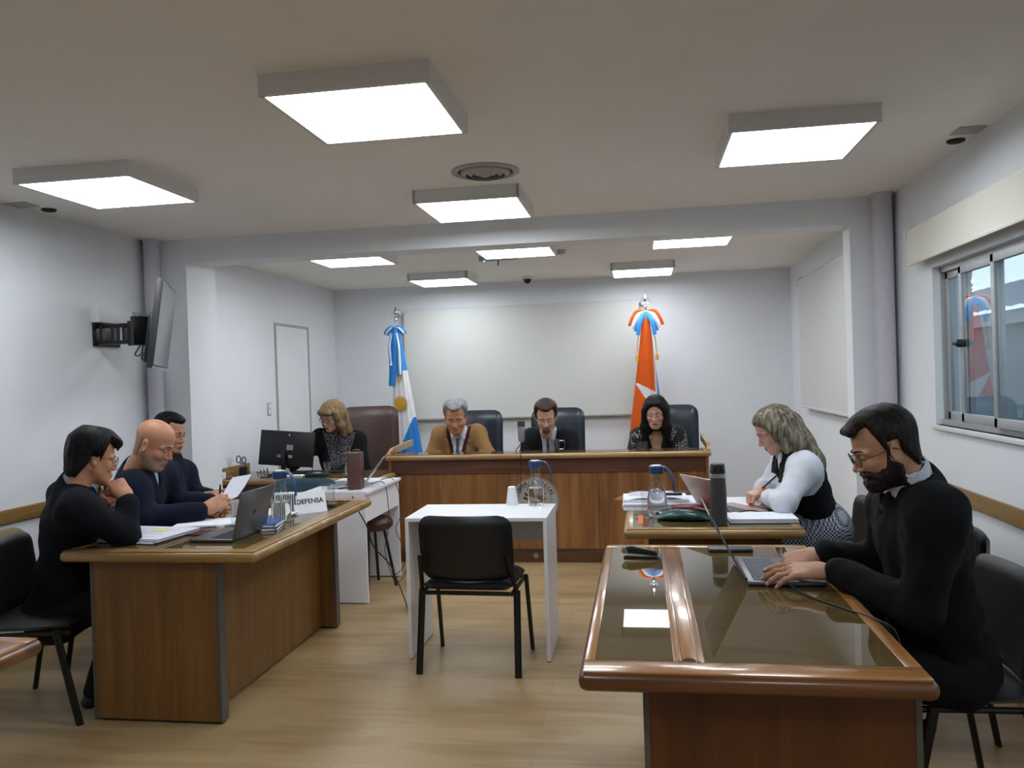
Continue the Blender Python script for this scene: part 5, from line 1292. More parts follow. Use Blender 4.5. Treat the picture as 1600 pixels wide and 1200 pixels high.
def beard_mesh(h, amount, sex='m', jaw=1.0, fat=0.0, kind='full'):
    """Beard: the head's own surface pushed out, fading to nothing at the edge of the bearded region."""
    F = head_field(h, sex, jaw, fat); X, Y, Z = F.grid(); ax = np.abs(X)
    mouth = 0.010 * (1 - np.sqrt((ax / 0.021) ** 2 + ((Z + 0.0715) / 0.0085) ** 2))
    if kind == 'full':
        k = np.clip((Y - 0.004) / 0.03, 0, 1); k = k * k * (3 - 2 * k)
        top = 0.006 * (1 - k) + (-0.047 - 0.10 * (0.07 - Y)) * k
        must = np.maximum(ax - 0.036, Z + 0.053)
        reg = np.minimum(Z - top, np.where(Y > 0.055, must, 1.0)); reg = np.maximum(reg, np.maximum(-0.135 - Z, 0.010 - Y - np.clip((-0.036 - Z) / 0.02, 0, 1) * 0.03))
        cheek = 0.022 - np.sqrt((Y - 0.058) ** 2 + (Z + 0.034) ** 2)
        reg = np.maximum(reg, np.where((ax > 0.028), cheek, -1))
    else:
        reg = np.maximum(np.maximum(ax - 0.03, Z + 0.054), np.maximum(-0.122 - Z, 0.045 - Y)) + 0 * Z
    reg = np.maximum(reg, np.where(Y > 0.075, mouth, -1)); nose = 0.0125 - np.sqrt(X ** 2 + (Z + 0.044) ** 2); reg = np.maximum(reg, np.where(Y > 0.085, nose, -1))
    reg = reg + 0.0018 * np.sin(330 * X + 2) * np.sin(290 * Z + 1) * np.sin(310 * Y)
    F.f = (F.f - amount * np.clip(-reg / 0.014, -0.4, 1)).astype(np.float32); F.f = np.maximum(F.f, reg - 0.002).astype(np.float32)
    F.ripple(0.0008, lambda X, Y, Z: np.sin(420 * X + 2 * np.sin(90 * Z)) * np.sin(380 * Y) * np.sin(300 * Z))
    return F.mesh()

def surf_y(F, x, z):
    i = int(round((x - F.lo[0]) / F.h)); k = int(round((z - F.lo[2]) / F.h)); col = F.f[i, :, k]; ins = np.nonzero(col < 0)[0]
    if not len(ins): return 0.08
    j = ins[-1]; a, b = col[j], col[min(j + 1, len(col) - 1)]; return F.ax[1][j] + F.h * (a / (a - b) if a != b else 0)

def glasses(parent, T, o, s, org, mat='black_plastic', w=0.05, hh=0.036, thick=0.0015, round_=True, zo=-0.004, lens=True):
    g = MB(); ln = MB()
    def P(x, y, z): return tuple(HT(T, o, s, (x, y, z)) - org)
    for sg in (-1, 1):
        cx = sg * 0.033; pts = []
        for a in np.linspace(0, 2 * PI, 25):
            e = 0.8 if not round_ else 1.0
            ca, sa = math.cos(a), math.sin(a)
            pts.append(P(cx + w / 2 * math.copysign(abs(ca) ** e, ca), 0.101 - abs(cx + w / 2 * ca) * 0.14, zo + hh / 2 * math.copysign(abs(sa) ** e, sa)))
        g.tube(pts, thick, 6, cap=False)
        ln.poly(pts[:-1])
        g.tube([P(sg * (0.033 + w / 2), 0.093, zo + 0.004), P(sg * 0.077, 0.045, 0.0), P(sg * 0.083, -0.005, 0.004), P(sg * 0.082, -0.03, -0.012)], thick * 0.9, 6)
    g.tube([P(-0.033 + w / 2, 0.1, zo + 0.003), P(0, 0.104, zo + 0.007), P(0.033 - w / 2, 0.1, zo + 0.003)], thick, 6)
    go = g.build('glasses', mat, parent, 60)
    if lens: ln.build('lenses', 'lens', go, None)
    return go


# ---- hands: local x across (thumb side is -x for a right hand seen from its back), y towards the fingertips, z out of the back
def hand_mesh(h, side, curls, spread=1.0, thumb=(0.5, 0.35), s=1.0, thumb_in=0.0, scale_r=1.0):
    """side +1 right, -1 left. curls: four (base, middle, tip) bends in degrees, index to little finger."""
    segs = []
    F = Field((-0.085, -0.05, -0.1), (0.085, 0.21, 0.05), h); m = -side      # thumb at m*x
    for x0, x1, r0, r1 in ((m * 0.022, m * 0.031, 0.0145, 0.0125), (m * 0.008, m * 0.0105, 0.0155, 0.0125), (-m * 0.007, -m * 0.0095, 0.015, 0.012), (-m * 0.02, -m * 0.028, 0.0135, 0.0115)):
        F.cone((x0, 0.008, 0), (x1, 0.084, 0.0), r0, r1, 0.014, sq=((0, 0, 1), 0.88))
    F.cone((m * 0.018, 0.01, -0.008), (m * 0.032, 0.045, -0.012), 0.017, 0.014, 0.015)
    F.cone((0, -0.05, 0), (0, 0.012, 0), 0.024, 0.025, 0.02, sq=((0, 0, 1), 0.78))
    base = [(m * 0.031, 0.087), (m * 0.0105, 0.092), (-m * 0.0098, 0.088), (-m * 0.029, 0.079)]
    lens = [(0.040, 0.024, 0.020), (0.044, 0.028, 0.021), (0.041, 0.026, 0.020), (0.033, 0.020, 0.018)]
    rad = [(0.0098, 0.0088, 0.0078), (0.010, 0.009, 0.008), (0.0095, 0.0085, 0.0076), (0.0085, 0.0076, 0.0068)]
    tips = []
    for i in range(4):
        p = np.array([base[i][0], base[i][1], 0.0]); az = [m * 0.09, m * 0.02, -m * 0.05, -m * 0.13][i] * spread; el = 0.0
        for j in range(3):
            el += math.radians(curls[i][j]); d = np.array([math.sin(az) * math.cos(el), math.cos(az) * math.cos(el), -math.sin(el)])
            q = p + d * lens[i][j]; r0 = rad[i][j] * scale_r; r1 = (rad[i][j + 1] if j < 2 else rad[i][2] * 0.86) * scale_r
            F.cone(p, q, r0, r1, 0.005); F.ell(p, (r0 * 1.07,) * 3, k=0.003); p = q
        tips.append((p, d))
    tb = np.array([m * 0.024, 0.018, -0.008]); a0, d0 = thumb
    p = tb; dirs = [(m * math.sin(0.9 * a0 * 2 - thumb_in), math.cos(0.9 * a0 * 2 - thumb_in), -d0), (m * math.sin(0.55 * a0 * 2 - thumb_in), math.cos(0.55 * a0 * 2 - thumb_in), -d0 * 0.9), (m * math.sin(0.35 * a0 * 2 - thumb_in), math.cos(0.35 * a0 * 2 - thumb_in), -d0 * 0.8)]
    for j, (L, r0, r1) in enumerate(((0.042, 0.0145, 0.0115), (0.030, 0.0115, 0.0105), (0.026, 0.0105, 0.0085))):
        d = unit(dirs[j]); q = p + d * L; F.cone(p, q, r0 * scale_r, r1 * scale_r, 0.008 if j == 0 else 0.004); p = q
    tips.append((p, d))
    V, Q = F.mesh(); V = smooth_verts(V, Q, 1, 0.3)
    c = V[Q].mean(1); S = np.zeros(len(Q), int)
    for (tp, d) in tips[:4]:          # nails on the backs of the fingertips
        up = unit(np.array([0, 0, 1.0]) - d * d[2]) if abs(d[2]) < 0.95 else np.array([0, 1.0, 0])
        rel = c - (tp - d * 0.004); S[(np.abs(rel @ d) < 0.0062) & (rel @ up > 0.0045) & (np.linalg.norm(rel, axis=1) < 0.011)] = 5
    return V * s, Q, S

M['nail'] = plain('fingernail', '#cfa596', 0.3)

def place(V, o, y, z):
    """Put hand-local points at o with fingers along y and the back of the hand facing z."""
    y = unit(y); z = np.array(z, float); z = unit(z - y * (z @ y)); x = np.cross(y, z); return np.asarray(o) + np.asarray(V) @ np.array([x, y, z])


def torso_frame(J):
    up = unit(np.array(J['neck']) - np.array(J['pelvis'])); r = np.array(J['shR']) - np.array(J['shL']); r = unit(r - up * (r @ up)); f = np.cross(up, r)
    return np.array([r, f, up])

def body_field(J, h, g=1.0, bust=0.0, arms=True, legs=True, inflate=0.0, s=1.0, belly=0.0, lo=None, hi=None, armr=1.0, sleeve_to=1.0):
    """Whole clothed mass from the joints J (world)."""
    P = {k: np.array(v, float) for k, v in J.items()}
    pts = np.array([v for k, v in P.items() if k not in ('head',)]); mar = 0.2
    F = Field(pts.min(0) - mar if lo is None else lo, pts.max(0) + mar if hi is None else hi, h)
    R_ = torso_frame(J); r, f, u = R_; pel, neck = P['pelvis'], P['neck']; L = np.linalg.norm(neck - pel); i = inflate
    F.ell(pel + f * 0.0, (0.165 * g + i, 0.12 * g + i, 0.12 + i), R_, k=0)
    F.ell(pel + u * 0.30 * L + f * (0.01 + belly * 0.5), (0.145 * g + i, (0.108 + belly) * g + i, 0.14 + i), R_, k=0.06)
    F.ell(pel + u * 0.66 * L + f * 0.005, (0.155 * g + i, 0.112 * g + i, 0.19 + i), R_, k=0.06)
    if bust:
        for q in (-1, 1): F.ell(pel + u * 0.62 * L + f * 0.08 + r * 0.07 * q, (0.07, 0.07, 0.075), R_, k=0.05)
    for q, sh in ((-1, P['shL']), (1, P['shR'])):
        F.cone(neck - u * 0.035, sh + u * 0.004, 0.062 * s + i, 0.056 * s + i, 0.06)
        F.cone(pel + u * 0.72 * L + r * q * 0.09, sh - u * 0.01, 0.075 * g + i, 0.06 * s + i, 0.05)
    F.cone(neck - u * 0.06, neck + u * 0.0, 0.055 + i, 0.05 + i, 0.04)
    if arms:
        for q in ('L', 'R'):
            a, b, c = P['sh' + q], P['el' + q], P['wr' + q]; c = b + (c - b) * sleeve_to
            F.cone(a, b, (0.056 * armr * s + i), (0.045 * armr * s + i), 0.06); F.cone(b, c, (0.046 * armr * s + i), (0.034 * armr * s + i), 0.025)
    if legs:
        for q in ('L', 'R'):
            a, b, c = P['hip' + q], P['kn' + q], P['an' + q]
            F.cone(a, b, 0.085 * g + i, 0.062 + i, 0.05); F.cone(b, c, 0.062 + i, 0.042 + i, 0.03)
    return F, R_

def wrinkle(amp, seed=0, fr=1.8):
    ph = np.random.default_rng(seed).uniform(0, 6.28, 8)
    def fn(X, Y, Z):
        w = np.sin(34 * fr * X + 21 * fr * Z + ph[0] + 1.8 * np.sin(17 * Y + ph[1])) + np.sin(29 * fr * Z - 23 * fr * Y + ph[2] + 1.6 * np.sin(19 * X + ph[3])) + 0.7 * np.sin(52 * fr * Y + 37 * Z + ph[4] + 2 * np.sin(23 * X + ph[5]))
        return w / 2.7
    return amp, fn
def person(label, J, head, skinm, top, shirt=None, vneck=0.0, lapel=False, tie=None, collar=None, g=1.0, belly=0.0, bust=0.0,
           hands=(), hv=0.0032, bv=0.011, trousers='trouser', vest=None, s=1.0, armr=1.0, seed=1, infl=0.014, sleeve_mat=None, skirt=None, neck_r=0.062, shoes=True, collar_up=0.0, sleeve=0.93, vw=0.30, wr=0.0028):
    J = {k: np.array(v, float) for k, v in J.items()}
    r0 = J['shR'] - J['shL']
    pel = J['pelvis']; hx = unit([r0[0], r0[1], 0])
    J.setdefault('hipR', pel + hx * 0.09 - [0, 0, 0.02]); J.setdefault('hipL', pel - hx * 0.09 - [0, 0, 0.02])
    fw = np.cross([0, 0, 1.0], hx)
    for q, sg in (('R', 1), ('L', -1)):
        J.setdefault('kn' + q, J['hip' + q] + fw * 0.40 + [0, 0, -0.02] + hx * sg * 0.02)
        J.setdefault('an' + q, np.array([J['kn' + q][0], J['kn' + q][1], 0.09]) - fw * 0.03)
    org = np.array([pel[0], pel[1], 0.0])
    T = head['T']; o = np.array(head['o']); hs = head.get('s', 1.05); kw = dict(sex=head.get('sex', 'm'), jaw=head.get('jaw', 1.0), fat=head.get('fat', 0.0))
    hV, hQ, hS, HF = head_parts(head, T, hs, hv, skinm, brows=head.get('brows', 1.0), shave=head.get('shave', 0), **kw)
    parts = [(HT(T, o, hs, hV), hQ, hS)]
    F0, R_ = body_field(J, 0.014, g, bust, inflate=-0.012, s=s, belly=belly)
    F0.cone(J['neck'] - R_[2] * 0.02, HT(T, o, hs, (0, -0.035, -0.10)), 0.045, 0.045 * hs, 0.02)
    bV, bQ = F0.mesh(); parts.append((bV, bQ, 0))
    for hd in hands:
        v, q, S_ = hand_mesh(hd.get('h', hv), hd['side'], hd['curls'], hd.get('spread', 1.0), hd.get('thumb', (0.5, 0.35)), 1.0, hd.get('thumb_in', 0.0), hd.get('fat', 1.0))
        v = v * hd.get('s', 1.0); parts.append((place(v, hd['o'], hd['y'], hd['z']), q, S_))
    V, Q, S_ = cat_mesh(parts)
    root = mesh_obj('person', V, Q, [skinm, 'lips', head.get('brow', 'hair_dark'), 'hair_dark', 'shave', 'nail'], None, S_, loc=tuple(org), origin=org)
    tag(root, label, 'person')
    # eyes: small balls just showing between the lids
    ev = MB()
    for sg in (-1, 1):
        c = HT(T, o, hs, (sg * 0.031, 0.0695, -0.0045)) - org
        ev.lathe([(0, 0.0118), (0.0035, 0.0113), (0.0062, 0.0102)], 14, m=1, T=tr(*c) @ Matrix(np.vstack([np.hstack([np.array([T[0], -T[2], T[1]]).T, np.zeros((3, 1))]), [0, 0, 0, 1]]).tolist()))
        ev.lathe([(0.0062, 0.0102), (0.0095, 0.007), (0.0115, 0.0), (0, -0.0118)], 14, m=0, T=tr(*c) @ Matrix(np.vstack([np.hstack([np.array([T[0], -T[2], T[1]]).T, np.zeros((3, 1))]), [0, 0, 0, 1]]).tolist()))
    ev.build('eyes', ['eye_white', 'iris'], root, 60)
    bw = head.get('brows', 1.0)
    for sg in (-1, 1):
        pts = []; ra = []
        for q_ in np.linspace(0, 1, 9):
            x_ = sg * (0.012 + 0.037 * q_); z_ = 0.0185 + 0.0065 * math.sin(PI * min(1, q_ * 0.75 + 0.1)) - 0.004 * q_; pts.append(tuple(HT(T, o, hs, (x_, surf_y(HF, x_, z_) + 0.0004, z_)) - org)); ra.append(hs * bw * (0.0034 * (1 - 0.72 * q_)))
        MB().tube(pts, ra, 8, smooth=2).build('eyebrow', head.get('brow', 'hair_dark'), root, 80)
        pts = [tuple(HT(T, o, hs, (sg * x_, surf_y(HF, sg * x_, -0.0085 + (x_ - 0.031) ** 2 * 16) + 0.0003, -0.0085 + (x_ - 0.031) ** 2 * 16)) - org) for x_ in np.linspace(0.019, 0.044, 8)]
        MB().tube(pts, 0.0009 * hs, 6).build('eyelashes', 'hair_dark', root, 80)
    # clothing
    FB, R_ = body_field(J, bv, g, bust, legs=False, inflate=0.0, s=s, belly=belly, armr=armr, sleeve_to=sleeve)
    r, f, u = R_; neck = J['neck']; Lt = np.linalg.norm(neck - pel)
    nd = unit(HT(T, o, hs, (0, -0.036, -0.09)) - (neck - u * 0.02)); FB.cone(neck - u * 0.05, neck + nd * 0.02, neck_r + 0.004, neck_r - 0.006, 0.04)
    X, Y, Z = FB.grid(); lx = (X - pel[0]) * r[0] + (Y - pel[1]) * r[1] + (Z - pel[2]) * r[2]
    ly = (X - pel[0]) * f[0] + (Y - pel[1]) * f[1] + (Z - pel[2]) * f[2]; lz = (X - pel[0]) * u[0] + (Y - pel[1]) * u[1] + (Z - pel[2]) * u[2]
    if shirt:
        FS = FB.copy(); FS.f = (FS.f - 0.003).astype(np.float32)
        FS.f = np.maximum(FS.f, np.maximum(Lt * 0.35 - lz, np.abs(lx) - 0.2)).astype(np.float32)
        FS.cone(neck + nd * (0.055 + collar_up), neck + nd * 0.2, neck_r - 0.006, neck_r, 0, op='sub')
        v, q = FS.mesh(); mesh_obj('shirt', v, q, shirt, root, origin=org)
    if vest:
        FV = FB.copy(); FV.f = (FV.f - 0.009).astype(np.float32); zv = Lt * 0.62
        w = np.maximum(np.abs(lx) - 0.26 * (lz - zv), -ly); FV.f = np.maximum(FV.f, -w).astype(np.float32)
        FV.f = np.maximum(FV.f, np.abs(lx) - 0.16).astype(np.float32); FV.f = np.maximum(FV.f, Lt * 0.3 - lz).astype(np.float32)
        v, q = FV.mesh(); mesh_obj('vest', v, q, vest, root, origin=org)
    FJ = FB.copy(); FJ.f = (FJ.f - infl).astype(np.float32)
    if 0:
        edge = np.abs(lx) - (0.0 + vw * np.maximum(lz - Lt * vneck, 0)); m = np.clip(edge / 0.004, 0, 1) * np.clip((0.052 - edge) / 0.004, 0, 1) * np.clip(ly / 0.02, 0, 1) * np.clip((lz - Lt * vneck) / 0.01, 0, 1)
        FJ.f = (FJ.f - 0.006 * m).astype(np.float32)
    if lapel:
        FL = FB.copy(); FL.f = (FL.f - infl - 0.0065).astype(np.float32); ed = np.abs(lx) - (0.002 + vw * np.maximum(lz - Lt * vneck, 0)); wd = 0.048 * np.clip((lz - Lt * vneck) / (Lt * 0.25), 0.05, 1) * np.where(lz > Lt * 0.84, 0.75, 1.0)
        FL.f = np.maximum(FL.f, np.maximum(np.maximum(-ed, ed - wd), np.maximum(0.0 - ly, np.maximum(Lt * vneck - lz, lz - Lt * 0.97)))).astype(np.float32)
        v, q = FL.mesh()
        if len(v): mesh_obj('lapels', smooth_verts(v, q, 1, 0.3), q, top, root, origin=org)
    if vneck:
        w = np.maximum(np.abs(lx) - vw * (lz - Lt * vneck), -ly); k = 0.006
        d = -w; h_ = np.maximum(k - np.abs(FJ.f - d), 0) / k; FJ.f = (np.maximum(FJ.f, d) + h_ * h_ * k / 4).astype(np.float32)
    FJ.cone(neck + nd * ((0.03 if collar else 0.045) + collar_up), neck + nd * 0.2, neck_r + (0.006 if collar else -0.004), neck_r + 0.02, 0.008, op='sub')
    FJ.ripple(*wrinkle(wr, seed))
    v, q = FJ.mesh(); v = smooth_verts(v, q, 2, 0.4)
    if isinstance(top, tuple):       # body cloth and sleeve cloth differ
        c = v[q].mean(1) - pel; sl = (np.abs(c @ r) > 0.155).astype(int)
        for side in ('L', 'R'):
            e = J['el' + side]; w_ = J['wr' + side]; sh = J['sh' + side]; cc = c + pel
            for a, b in ((sh - (r * (1 if side == 'R' else -1)) * 0.0, e), (e, w_)):
                t = np.clip(((cc - a) @ (b - a)) / ((b - a) @ (b - a)), 0, 1); dd = np.linalg.norm(cc - a - t[:, None] * (b - a), axis=1)
                sl |= (dd < 0.085 * armr + 0.0) & (t > (0.02 if a is sh else -1)); sl |= ((cc - sh) @ (r * (1 if side == 'R' else -1)) > -0.012) & (np.linalg.norm(cc - sh, axis=1) < 0.1)
        v2, q2, s2 = v, q, 1 - sl
        a = q2[s2 == 0]; b = q2[s2 == 1]
        def sub(qq):
            ids, inv = np.unique(qq, return_inverse=True); return v2[ids], inv.reshape(qq.shape)
        va, qa = sub(b); jo = mesh_obj(head.get('top_name', 'jacket'), va, qa, top[0], root, origin=org)
        vb, qb = sub(a); mesh_obj('sleeves', vb, qb, top[1], root, origin=org)
    else: jo = mesh_obj(head.get('top_name', 'jacket'), v, q, top, root, origin=org)
    if collar:
        ax = unit(nd * 0.8 + u * 0.2); c0 = neck + nd * (0.044 + collar_up) + f * 0.008
        FC = Field(c0 - 0.11, c0 + 0.13, 0.004)
        FC.cone(c0 - ax * 0.045, c0 + ax * 0.045, neck_r + 0.034, neck_r - 0.002, 0)
        FC.cone(c0 - ax * 0.075, c0 + ax * 0.12, neck_r + 0.034, neck_r - 0.03, 0, op='sub')
        FC.half(c0 + ax * 0.042, ax - f * 0.25); FC.half(c0 - ax * 0.026, -ax - f * 0.45)
        X, Y, Z = FC.grid(); a = (X - c0[0]) * r[0] + (Y - c0[1]) * r[1] + (Z - c0[2]) * r[2]; b = (X - c0[0]) * f[0] + (Y - c0[1]) * f[1] + (Z - c0[2]) * f[2]
        cz = (X - c0[0]) * ax[0] + (Y - c0[1]) * ax[1] + (Z - c0[2]) * ax[2]
        w = np.maximum(np.abs(a) - (0.003 + 0.55 * np.maximum(0.03 - cz, 0)), -b); FC.f = np.maximum(FC.f, -w).astype(np.float32)
        v, q = FC.mesh(); mesh_obj('collar', v, q, collar, root, origin=org)
    if tie:
        zt = Lt - 0.03; yk = None
        def surf(z_, x_=0.0, inf=0.008):      # front of the chest at height z_
            for yy in np.linspace(0.26, 0.0, 105):
                p = pel + u * z_ + f * yy + r * x_; ix = [int(round((p[i] - FB.lo[i]) / FB.h)) for i in range(3)]
                if all(0 <= ix[i] < FB.f.shape[i] for i in range(3)) and FB.f[tuple(ix)] < inf: return p
            return pel + u * z_ + f * 0.1
        rows = []; zs = np.linspace(zt - 0.012, Lt * (0.885 if vneck > 0.8 else 0.5), 10)
        for i, z_ in enumerate(zs):
            wd = [0.012, 0.014, 0.011][min(i, 2)] if i < 3 else 0.017 + 0.016 * (i - 2) / 7
            p = surf(z_, 0, 0.013) - org; rows.append([p - r * wd, p + f * 0.005, p + r * wd])
        tb = MB().sheet(rows, 0, 0.003); kp = surf(zt, 0, 0.012) - org
        tb.prism([(-0.017, 0.018), (0.017, 0.018), (0.011, -0.02), (-0.011, -0.02)], -0.006, 0.01, 2, r=0.003, T=tr(*kp) @ Matrix(np.vstack([np.hstack([np.array([r, u, f]).T, np.zeros((3, 1))]), [0, 0, 0, 1]]).tolist()))
        tb.build('tie', tie, root, 60)
    if trousers:
        FT = Field(np.min([J[k] for k in ('hipL', 'hipR', 'knL', 'knR', 'anL', 'anR')], 0) - 0.16, np.max([J[k] for k in ('hipL', 'hipR', 'knL', 'knR', 'anL', 'anR')], 0) + 0.17, 0.013)
        FT.ell(pel, (0.165 * g, 0.125 * g, 0.125), R_, k=0)
        for q in ('L', 'R'):
            FT.cone(J['hip' + q], J['kn' + q], 0.09 * g, 0.068, 0.05); FT.cone(J['kn' + q], J['an' + q], 0.07, 0.055, 0.03)
        if skirt: FT.cone((J['knL'] + J['knR']) / 2 - fw * 0.1, pel, 0.11, 0.15, 0.08)
        FT.ripple(*wrinkle(0.003, seed + 5)); v, q = FT.mesh(); mesh_obj('skirt' if skirt else 'trousers', v, q, skirt or trousers, root, origin=org)
        if shoes:
            for q in ('L', 'R'):
                a = J['an' + q]; tdir = head.get('toe' + q, fw); sh = Field(a - 0.3, a + 0.3, 0.009)
                up = np.array([0, 0, 1.0]); td = unit(tdir); side = unit(np.cross(td, up)) if abs(td[2]) < 0.9 else hx; nn = np.cross(side, td)
                sh.cone(a - nn * 0.045 - td * 0.03, a - nn * 0.052 + td * 0.16, 0.038, 0.03, 0, sq=(nn, 0.85)); sh.cone(a, a - nn * 0.03 + td * 0.05, 0.045, 0.035, 0.03)
                sh.half(a - nn * 0.086, -nn); v, qq = sh.mesh(); mesh_obj('shoe', v, qq, 'shoe', root, origin=org)
    # hair, beard, glasses
    if head.get('hair'):
        v, q = head['hair'].mesh(); v = smooth_verts(v, q, 1, 0.3); mesh_obj('hair', HT(T, o, hs, v), q, head['hairm'], root, origin=org)
    if head.get('beard'):
        v, q = beard_mesh(0.003, head.get('beard_t', 0.005), kind=head['beard'], **kw); mesh_obj('beard', HT(T, o, hs, v), q, head.get('beardm', 'beard'), root, origin=org)
    if head.get('glasses'): glasses(root, T, o, hs, org, **head['glasses'])
    return root, J, R_, FB, org

CURL_REST = ((22, 30, 18), (26, 34, 20), (30, 36, 22), (34, 38, 24))
CURL_TYPE = ((18, 24, 12), (14, 22, 12), (16, 24, 12), (20, 26, 14))
CURL_FIST = ((55, 70, 40), (60, 75, 45), (62, 78, 45), (64, 80, 45))
CURL_GRIP = ((50, 40, 25), (56, 50, 30), (60, 55, 32), (64, 58, 34))

# ---------------------------------------------------------------- the bearded man typing in the right foreground
T1 = frame((-1, -0.03), 22, 0); o1 = at(1379, 699, 2.66)
def thick1(X, Y, Z): return 0.011 + 0.010 * np.clip((Z - 0.03) / 0.08, 0, 1) + 0.006 * np.clip((Y - 0.02) / 0.06, 0, 1) * np.clip((Z - 0.05) / 0.04, 0, 1)
def quiff(F): F.cone((-0.035, 0.08, 0.086), (0.04, 0.082, 0.086), 0.012, 0.012, 0.02)
hair1 = hair_field(0.0035, thick1, short_cut(0.074, 0.0, -0.088, -0.03), extra=quiff)
J1 = dict(neck=at(1424, 752, 2.72), shL=at(1463, 803, 2.53), shR=at(1398, 788, 2.92), pelvis=at(1482, 1030, 2.82),
          elL=at(1440, 955, 2.56), elR=at(1372, 880, 3.02), wrL=at(1303, 890, 2.76), wrR=at(1286, 864, 2.97),
          knL=(0.42, 2.70, 0.53), knR=(0.42, 2.98, 0.53), anL=(0.70, 2.74, 0.36), anR=(0.66, 2.86, 0.24))
yL = unit(np.array([-1, 0.10, -0.03])); yR = unit(np.array([-1, 0.05, -0.25]))
p1, J1, R1, FB1, g1 = person('bearded man in glasses and black sweater typing on a laptop in the right foreground', J1,
    dict(T=T1, o=o1, s=0.97, hair=hair1, hairm='hair_dark', beard='full', beard_t=0.010, glasses=dict(mat='dark_grey', w=0.053, hh=0.042, thick=0.0016), top_name='sweater', toeL=(0.9, 0, 0.2), toeR=(0.8, 0, -0.4), brows=1.2),
    M['skin_olive'], 'knit_black', shirt='shirt_white', vneck=0.86, tie='tie_red', collar='shirt_white', g=1.08, belly=0.012, hv=0.002, bv=0.009, s=0.98, armr=1.06, collar_up=0.016, wr=0.005,
    hands=[dict(side=-1, o=J1['wrL'] + yL * 0.035 + [0, 0, -0.004], y=yL, z=(-0.1, -0.35, 1), curls=((8, 14, 8), (12, 20, 10), (14, 22, 12), (16, 24, 12)), h=0.0024, thumb=(0.25, 0.55), s=1.08),
           dict(side=1, o=J1['wrR'] + yR * 0.03, y=yR, z=(-0.4, -0.5, 1), curls=((40, 55, 25), (50, 60, 30), (56, 62, 30), (58, 62, 30)), h=0.0024, thumb=(0.35, 0.5), s=1.08)], seed=3)
rg = MB(); rc = place(np.array([[0.0098, 0.112, -0.004]]) * 1.08, J1['wrL'] + yL * 0.035 + [0, 0, -0.004], yL, (-0.1, -0.35, 1))[0] - g1
rg.lathe([(0.0108, -0.0025), (0.0125, -0.0015), (0.0125, 0.0015), (0.0108, 0.0025)], 24, close=True, T=tr(*rc) @ Vector(yL).to_track_quat('Z', 'Y').to_matrix().to_4x4())
rg.build('ring', 'gold', p1)

# ---------------------------------------------------------------- the woman in white blouse and vest
T2 = frame((-1, -0.12), 30, 0); o2 = at(1209, 671, 4.35)
def long_cut(X, Y, Z):
    ax = np.abs(X); return np.where(Y > 0.045, 0.068 - (0.09 - Y) * 0.3 - Z, np.where(Y > 0.015, -0.2 - Z, -1 + 0 * Z)) + 0 * X
def longhair2(F):
    for s_ in (-1, 1):
        F.cone((s_ * 0.05, 0.045, 0.075), (s_ * 0.082, 0.022, 0.0), 0.022, 0.016, 0.02); F.cone((s_ * 0.082, 0.018, 0.0), (s_ * 0.078, 0.02, -0.12), 0.018, 0.014, 0.02)
    Q_ = [(np.array(at(*p_)) - o2) @ T2.T / 0.97 for p_ in ((1232, 664, 4.37), (1250, 695, 4.36), (1270, 722, 4.34), (1283, 748, 4.33))]
    for i_, (ra_, rb_) in enumerate(((0.078, 0.07), (0.07, 0.055), (0.055, 0.025))): F.cone(Q_[i_], Q_[i_ + 1], ra_, rb_, 0.05)
    for s_ in (-1, 1): F.cone((s_ * 0.07, -0.02, 0.0), (s_ * 0.08, -0.06, -0.12), 0.03, 0.03, 0.04)
hair2 = hair_field(0.0042, 0.016, long_cut, extra=longhair2, ripple=0.003, lo=(-0.17, -0.4, -0.45), hi=(0.17, 0.14, 0.16), rf=(230, 200, 20))
J2 = dict(neck=at(1241, 706, 4.40), shL=at(1257, 732, 4.25), shR=at(1230, 724, 4.54), pelvis=at(1284, 826, 4.42),
          elL=at(1226, 786, 4.12), elR=at(1196, 765, 4.62), wrL=at(1200, 778, 4.36), wrR=at(1196, 764, 4.42), knL=(0.46, 4.28, 0.56), knR=(0.46, 4.48, 0.56))
p2, J2, R2, FB2, g2 = person('woman with long ash-blonde hair in white blouse and black vest leaning over papers', J2,
    dict(T=T2, o=o2, s=0.97, sex='f', jaw=0.88, hair=hair2, hairm='hair_ash', top_name='vest', brows=0.8, brow='hair_brown'),
    M['skin_fair'], ('jacket_black', 'shirt_white'), shirt='shirt_white', vneck=0.7, collar='shirt_white', g=0.86, bust=1, hv=0.0034, s=0.88, armr=1.1, skirt='houndstooth', neck_r=0.055, wr=0.0055,
    hands=[dict(side=-1, o=J2['wrL'] + [0, 0.03, 0], y=(-0.35, 0.9, 0.1), z=(-0.2, 0, 1), curls=CURL_REST, s=0.9),
           dict(side=1, o=J2['wrR'] + [-0.02, -0.02, 0.0], y=(-0.75, -0.5, -0.25), z=(-0.3, -0.3, 1), curls=CURL_GRIP, s=0.9)], seed=8)
w0, w1 = at(1300, 780, 4.42), at(1314, 797, 4.42)
MB().tube([tuple(w0 - g2), tuple((w0 + w1) / 2 - g2 + [0, 0, 0.003]), tuple(w1 - g2)], 0.006, 8, squash=(1.6, 0.5)).build('vest_strap', 'jacket_black', p2)
pn = at(1194, 757, 4.36); tag(MB().tube([(0, 0, 0), (0.075, -0.01, 0.07)], 0.005, 10).build('pen', 'black_plastic', loc=tuple(pn - [0.01, 0, 0.02])), 'black pen held by the woman in the white blouse', 'pen', 'pens')
